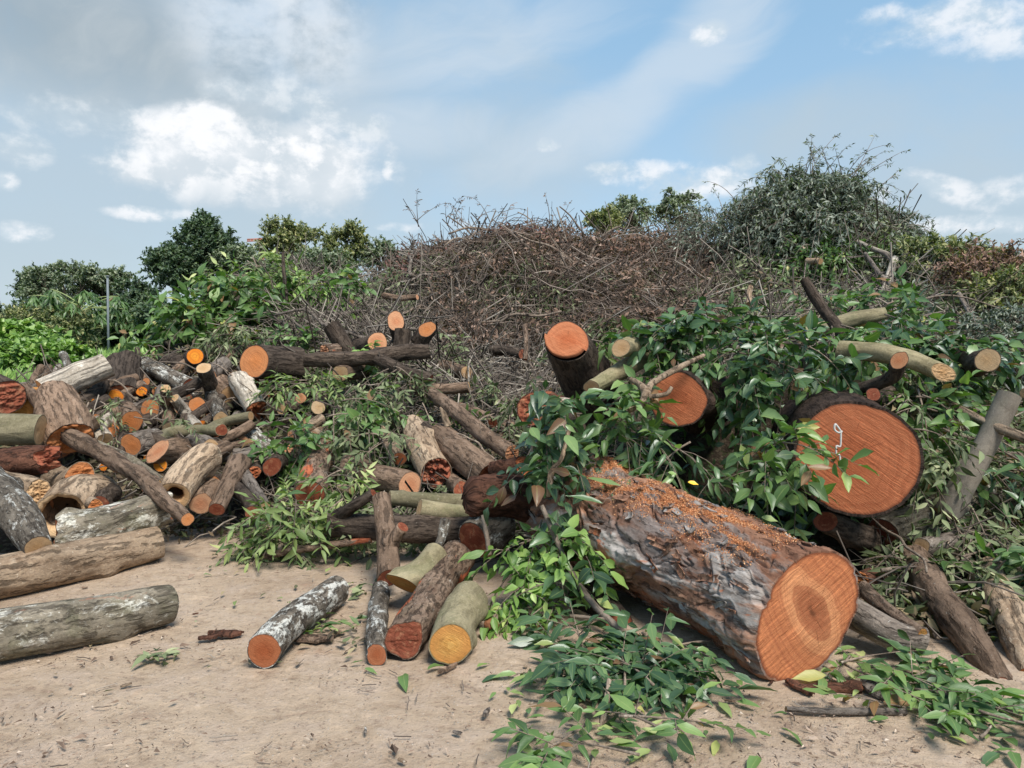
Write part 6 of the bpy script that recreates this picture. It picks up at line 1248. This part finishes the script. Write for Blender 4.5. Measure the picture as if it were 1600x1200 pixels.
# crumbs over the dirt
def crumbs():
    rg = rgl; n = 9000; u = rg.uniform(-100, 1700, n); y = 800 + 420 * rg.random(n) ** .8; D = 1.6 / (sp - (600 - y) / FPX * cp); p = CAM + D[:, None] * (FW + ((u - 800) / FPX)[:, None] * RT + ((600 - y) / FPX)[:, None] * UP)
    k = fbm(p * [1.5, 2.5, 1], 3) > .52; p = p[k]; n = len(p); p[:, 2] = .002; sz = rg.exponential(.0028, n) + .0015; a = rdir(rg, n) * [1, 1, .3]; b = rdir(rg, n) * [1, 1, .3]
    VV = np.stack([p + a * sz[:, None] * rg.uniform(1, 4, (n, 1)), p + b * sz[:, None], p - a * sz[:, None], p + [0, 0, 1] * sz[:, None] * .9], 1)
    tr = (np.array([[0, 1, 3], [1, 2, 3], [2, 0, 3], [0, 2, 1]])[None] + 4 * np.arange(n)[:, None, None]).reshape(-1, 3); g = Geo(); g.add(VV.reshape(-1, 3), None, tr, lc=np.repeat(rg.random(n), 4))
    tag(g.build('wood_crumbs', twigmat('crumbs', [(0,(.11,.075,.055)),(.5,(.26,.18,.13)),(.85,(.42,.31,.23)),(1,(.66,.54,.42))]), smooth=False), 'crumbs of bark and wood over the dirt', 'crumbs', None, 'stuff')
    n = 160; u = rg.uniform(-50, 1650, n); y = rg.uniform(830, 1200, n); D = 1.6 / (sp - (600 - y) / FPX * cp); p = CAM + D[:, None] * (FW + ((u - 800) / FPX)[:, None] * RT + ((600 - y) / FPX)[:, None] * UP); p[:, 2] = .006
    d = rdir(rg, n) * [1, 1, .05]; L = rg.uniform(.02, .10, n); t = np.linspace(0, 1, 5)[None, :, None]; path = p[:, None] + nrm(d)[:, None] * L[:, None, None] * t + rg.normal(size=(n, 5, 3)) * (.03 * L)[:, None, None] * [1, 1, .2]
    g = Geo(); tubes(g, path, 4, rg.uniform(.0008, .0025, n)[:, None] * np.ones((1, 5)), lc=rg.random(n)); tag(g.build('twig_litter', m_tw_grey), 'tiny twigs strewn over the dirt', 'twigs', None, 'stuff')
crumbs()
# brown round seed pod
def pod():
    D = 1.6 / (sp - (600 - 984) / FPX * cp); c = P(768, 976, D - .02); c[2] = .034; th, ph = np.meshgrid(np.linspace(0, 2*np.pi, 32, endpoint=False), np.linspace(.02, np.pi - .02, 20)); d = np.stack([np.sin(ph) * np.cos(th), np.sin(ph) * np.sin(th), np.cos(ph)], -1)
    r = .034 * (1 + (fbm(d * 5, 3) - .5) * .3); V = c + d * r[..., None] * [1.15, 1, .9]; tag(mesh_obj('seed_pod', V, grid_quads(20, 32), None, plain('pod_skin', (.26,.11,.05), .8, 80, .6)), 'round brown seed pod on the dirt right of the yellow-faced log', 'seed pod')
pod()
# bird on the brush heap
def bird():
    b = at_heap(950, 14.7, .20); c = b + np.array([[-.10, 0, -.07], [-.05, 0, -.03], [0, 0, 0], [.035, 0, .05], [.055, 0, .085], [.07, 0, .095], [.10, 0, .09]]); cc_, r = catmull(c, [.008, .02, .042, .034, .026, .016, .002], 28)
    m = plain('black_feathers', (.02,.02,.024), .6, 40, .3); g = Geo(); simple_tube(g, cc_, r, 12)
    for s_ in (-1, 1): simple_tube(g, np.array([b + [0, s_ * .015, -.02], b + [.01, s_ * .015, -.06], b + [.0, s_ * .015, -.10]]), np.array([.006, .004, .004]), 5)
    tag(g.build('bird', m), 'small black bird perched on the crest of the brush heap', 'bird')
bird()
# distant crane jib
def crane():
    m = plain('crane_paint', (.45,.16,.10), .6, 5, .2); g = Geo(); D = 150
    for y0 in (374, 377): simple_tube(g, np.array([P(386, y0, D), P(412, y0 - 1, D)]), np.array([.12, .12]), 5)
    a = [P(386 + k * 2.6, 374 if k % 2 else 377, D) for k in range(11)]
    for k in range(10): simple_tube(g, np.array([a[k], a[k + 1]]), np.array([.08, .08]), 4)
    b = P(408, 374, D); f = b.copy(); f[2] = 0; simple_tube(g, np.array([f, b]), np.array([.5, .5]), 4); tag(g.build('tower_crane', m), 'tiny red tower crane jib far behind the trees', 'crane')
crane()
# settle parent offsets bookkeeping
for o in _origins:
    if '_o' in o: del o['_o']
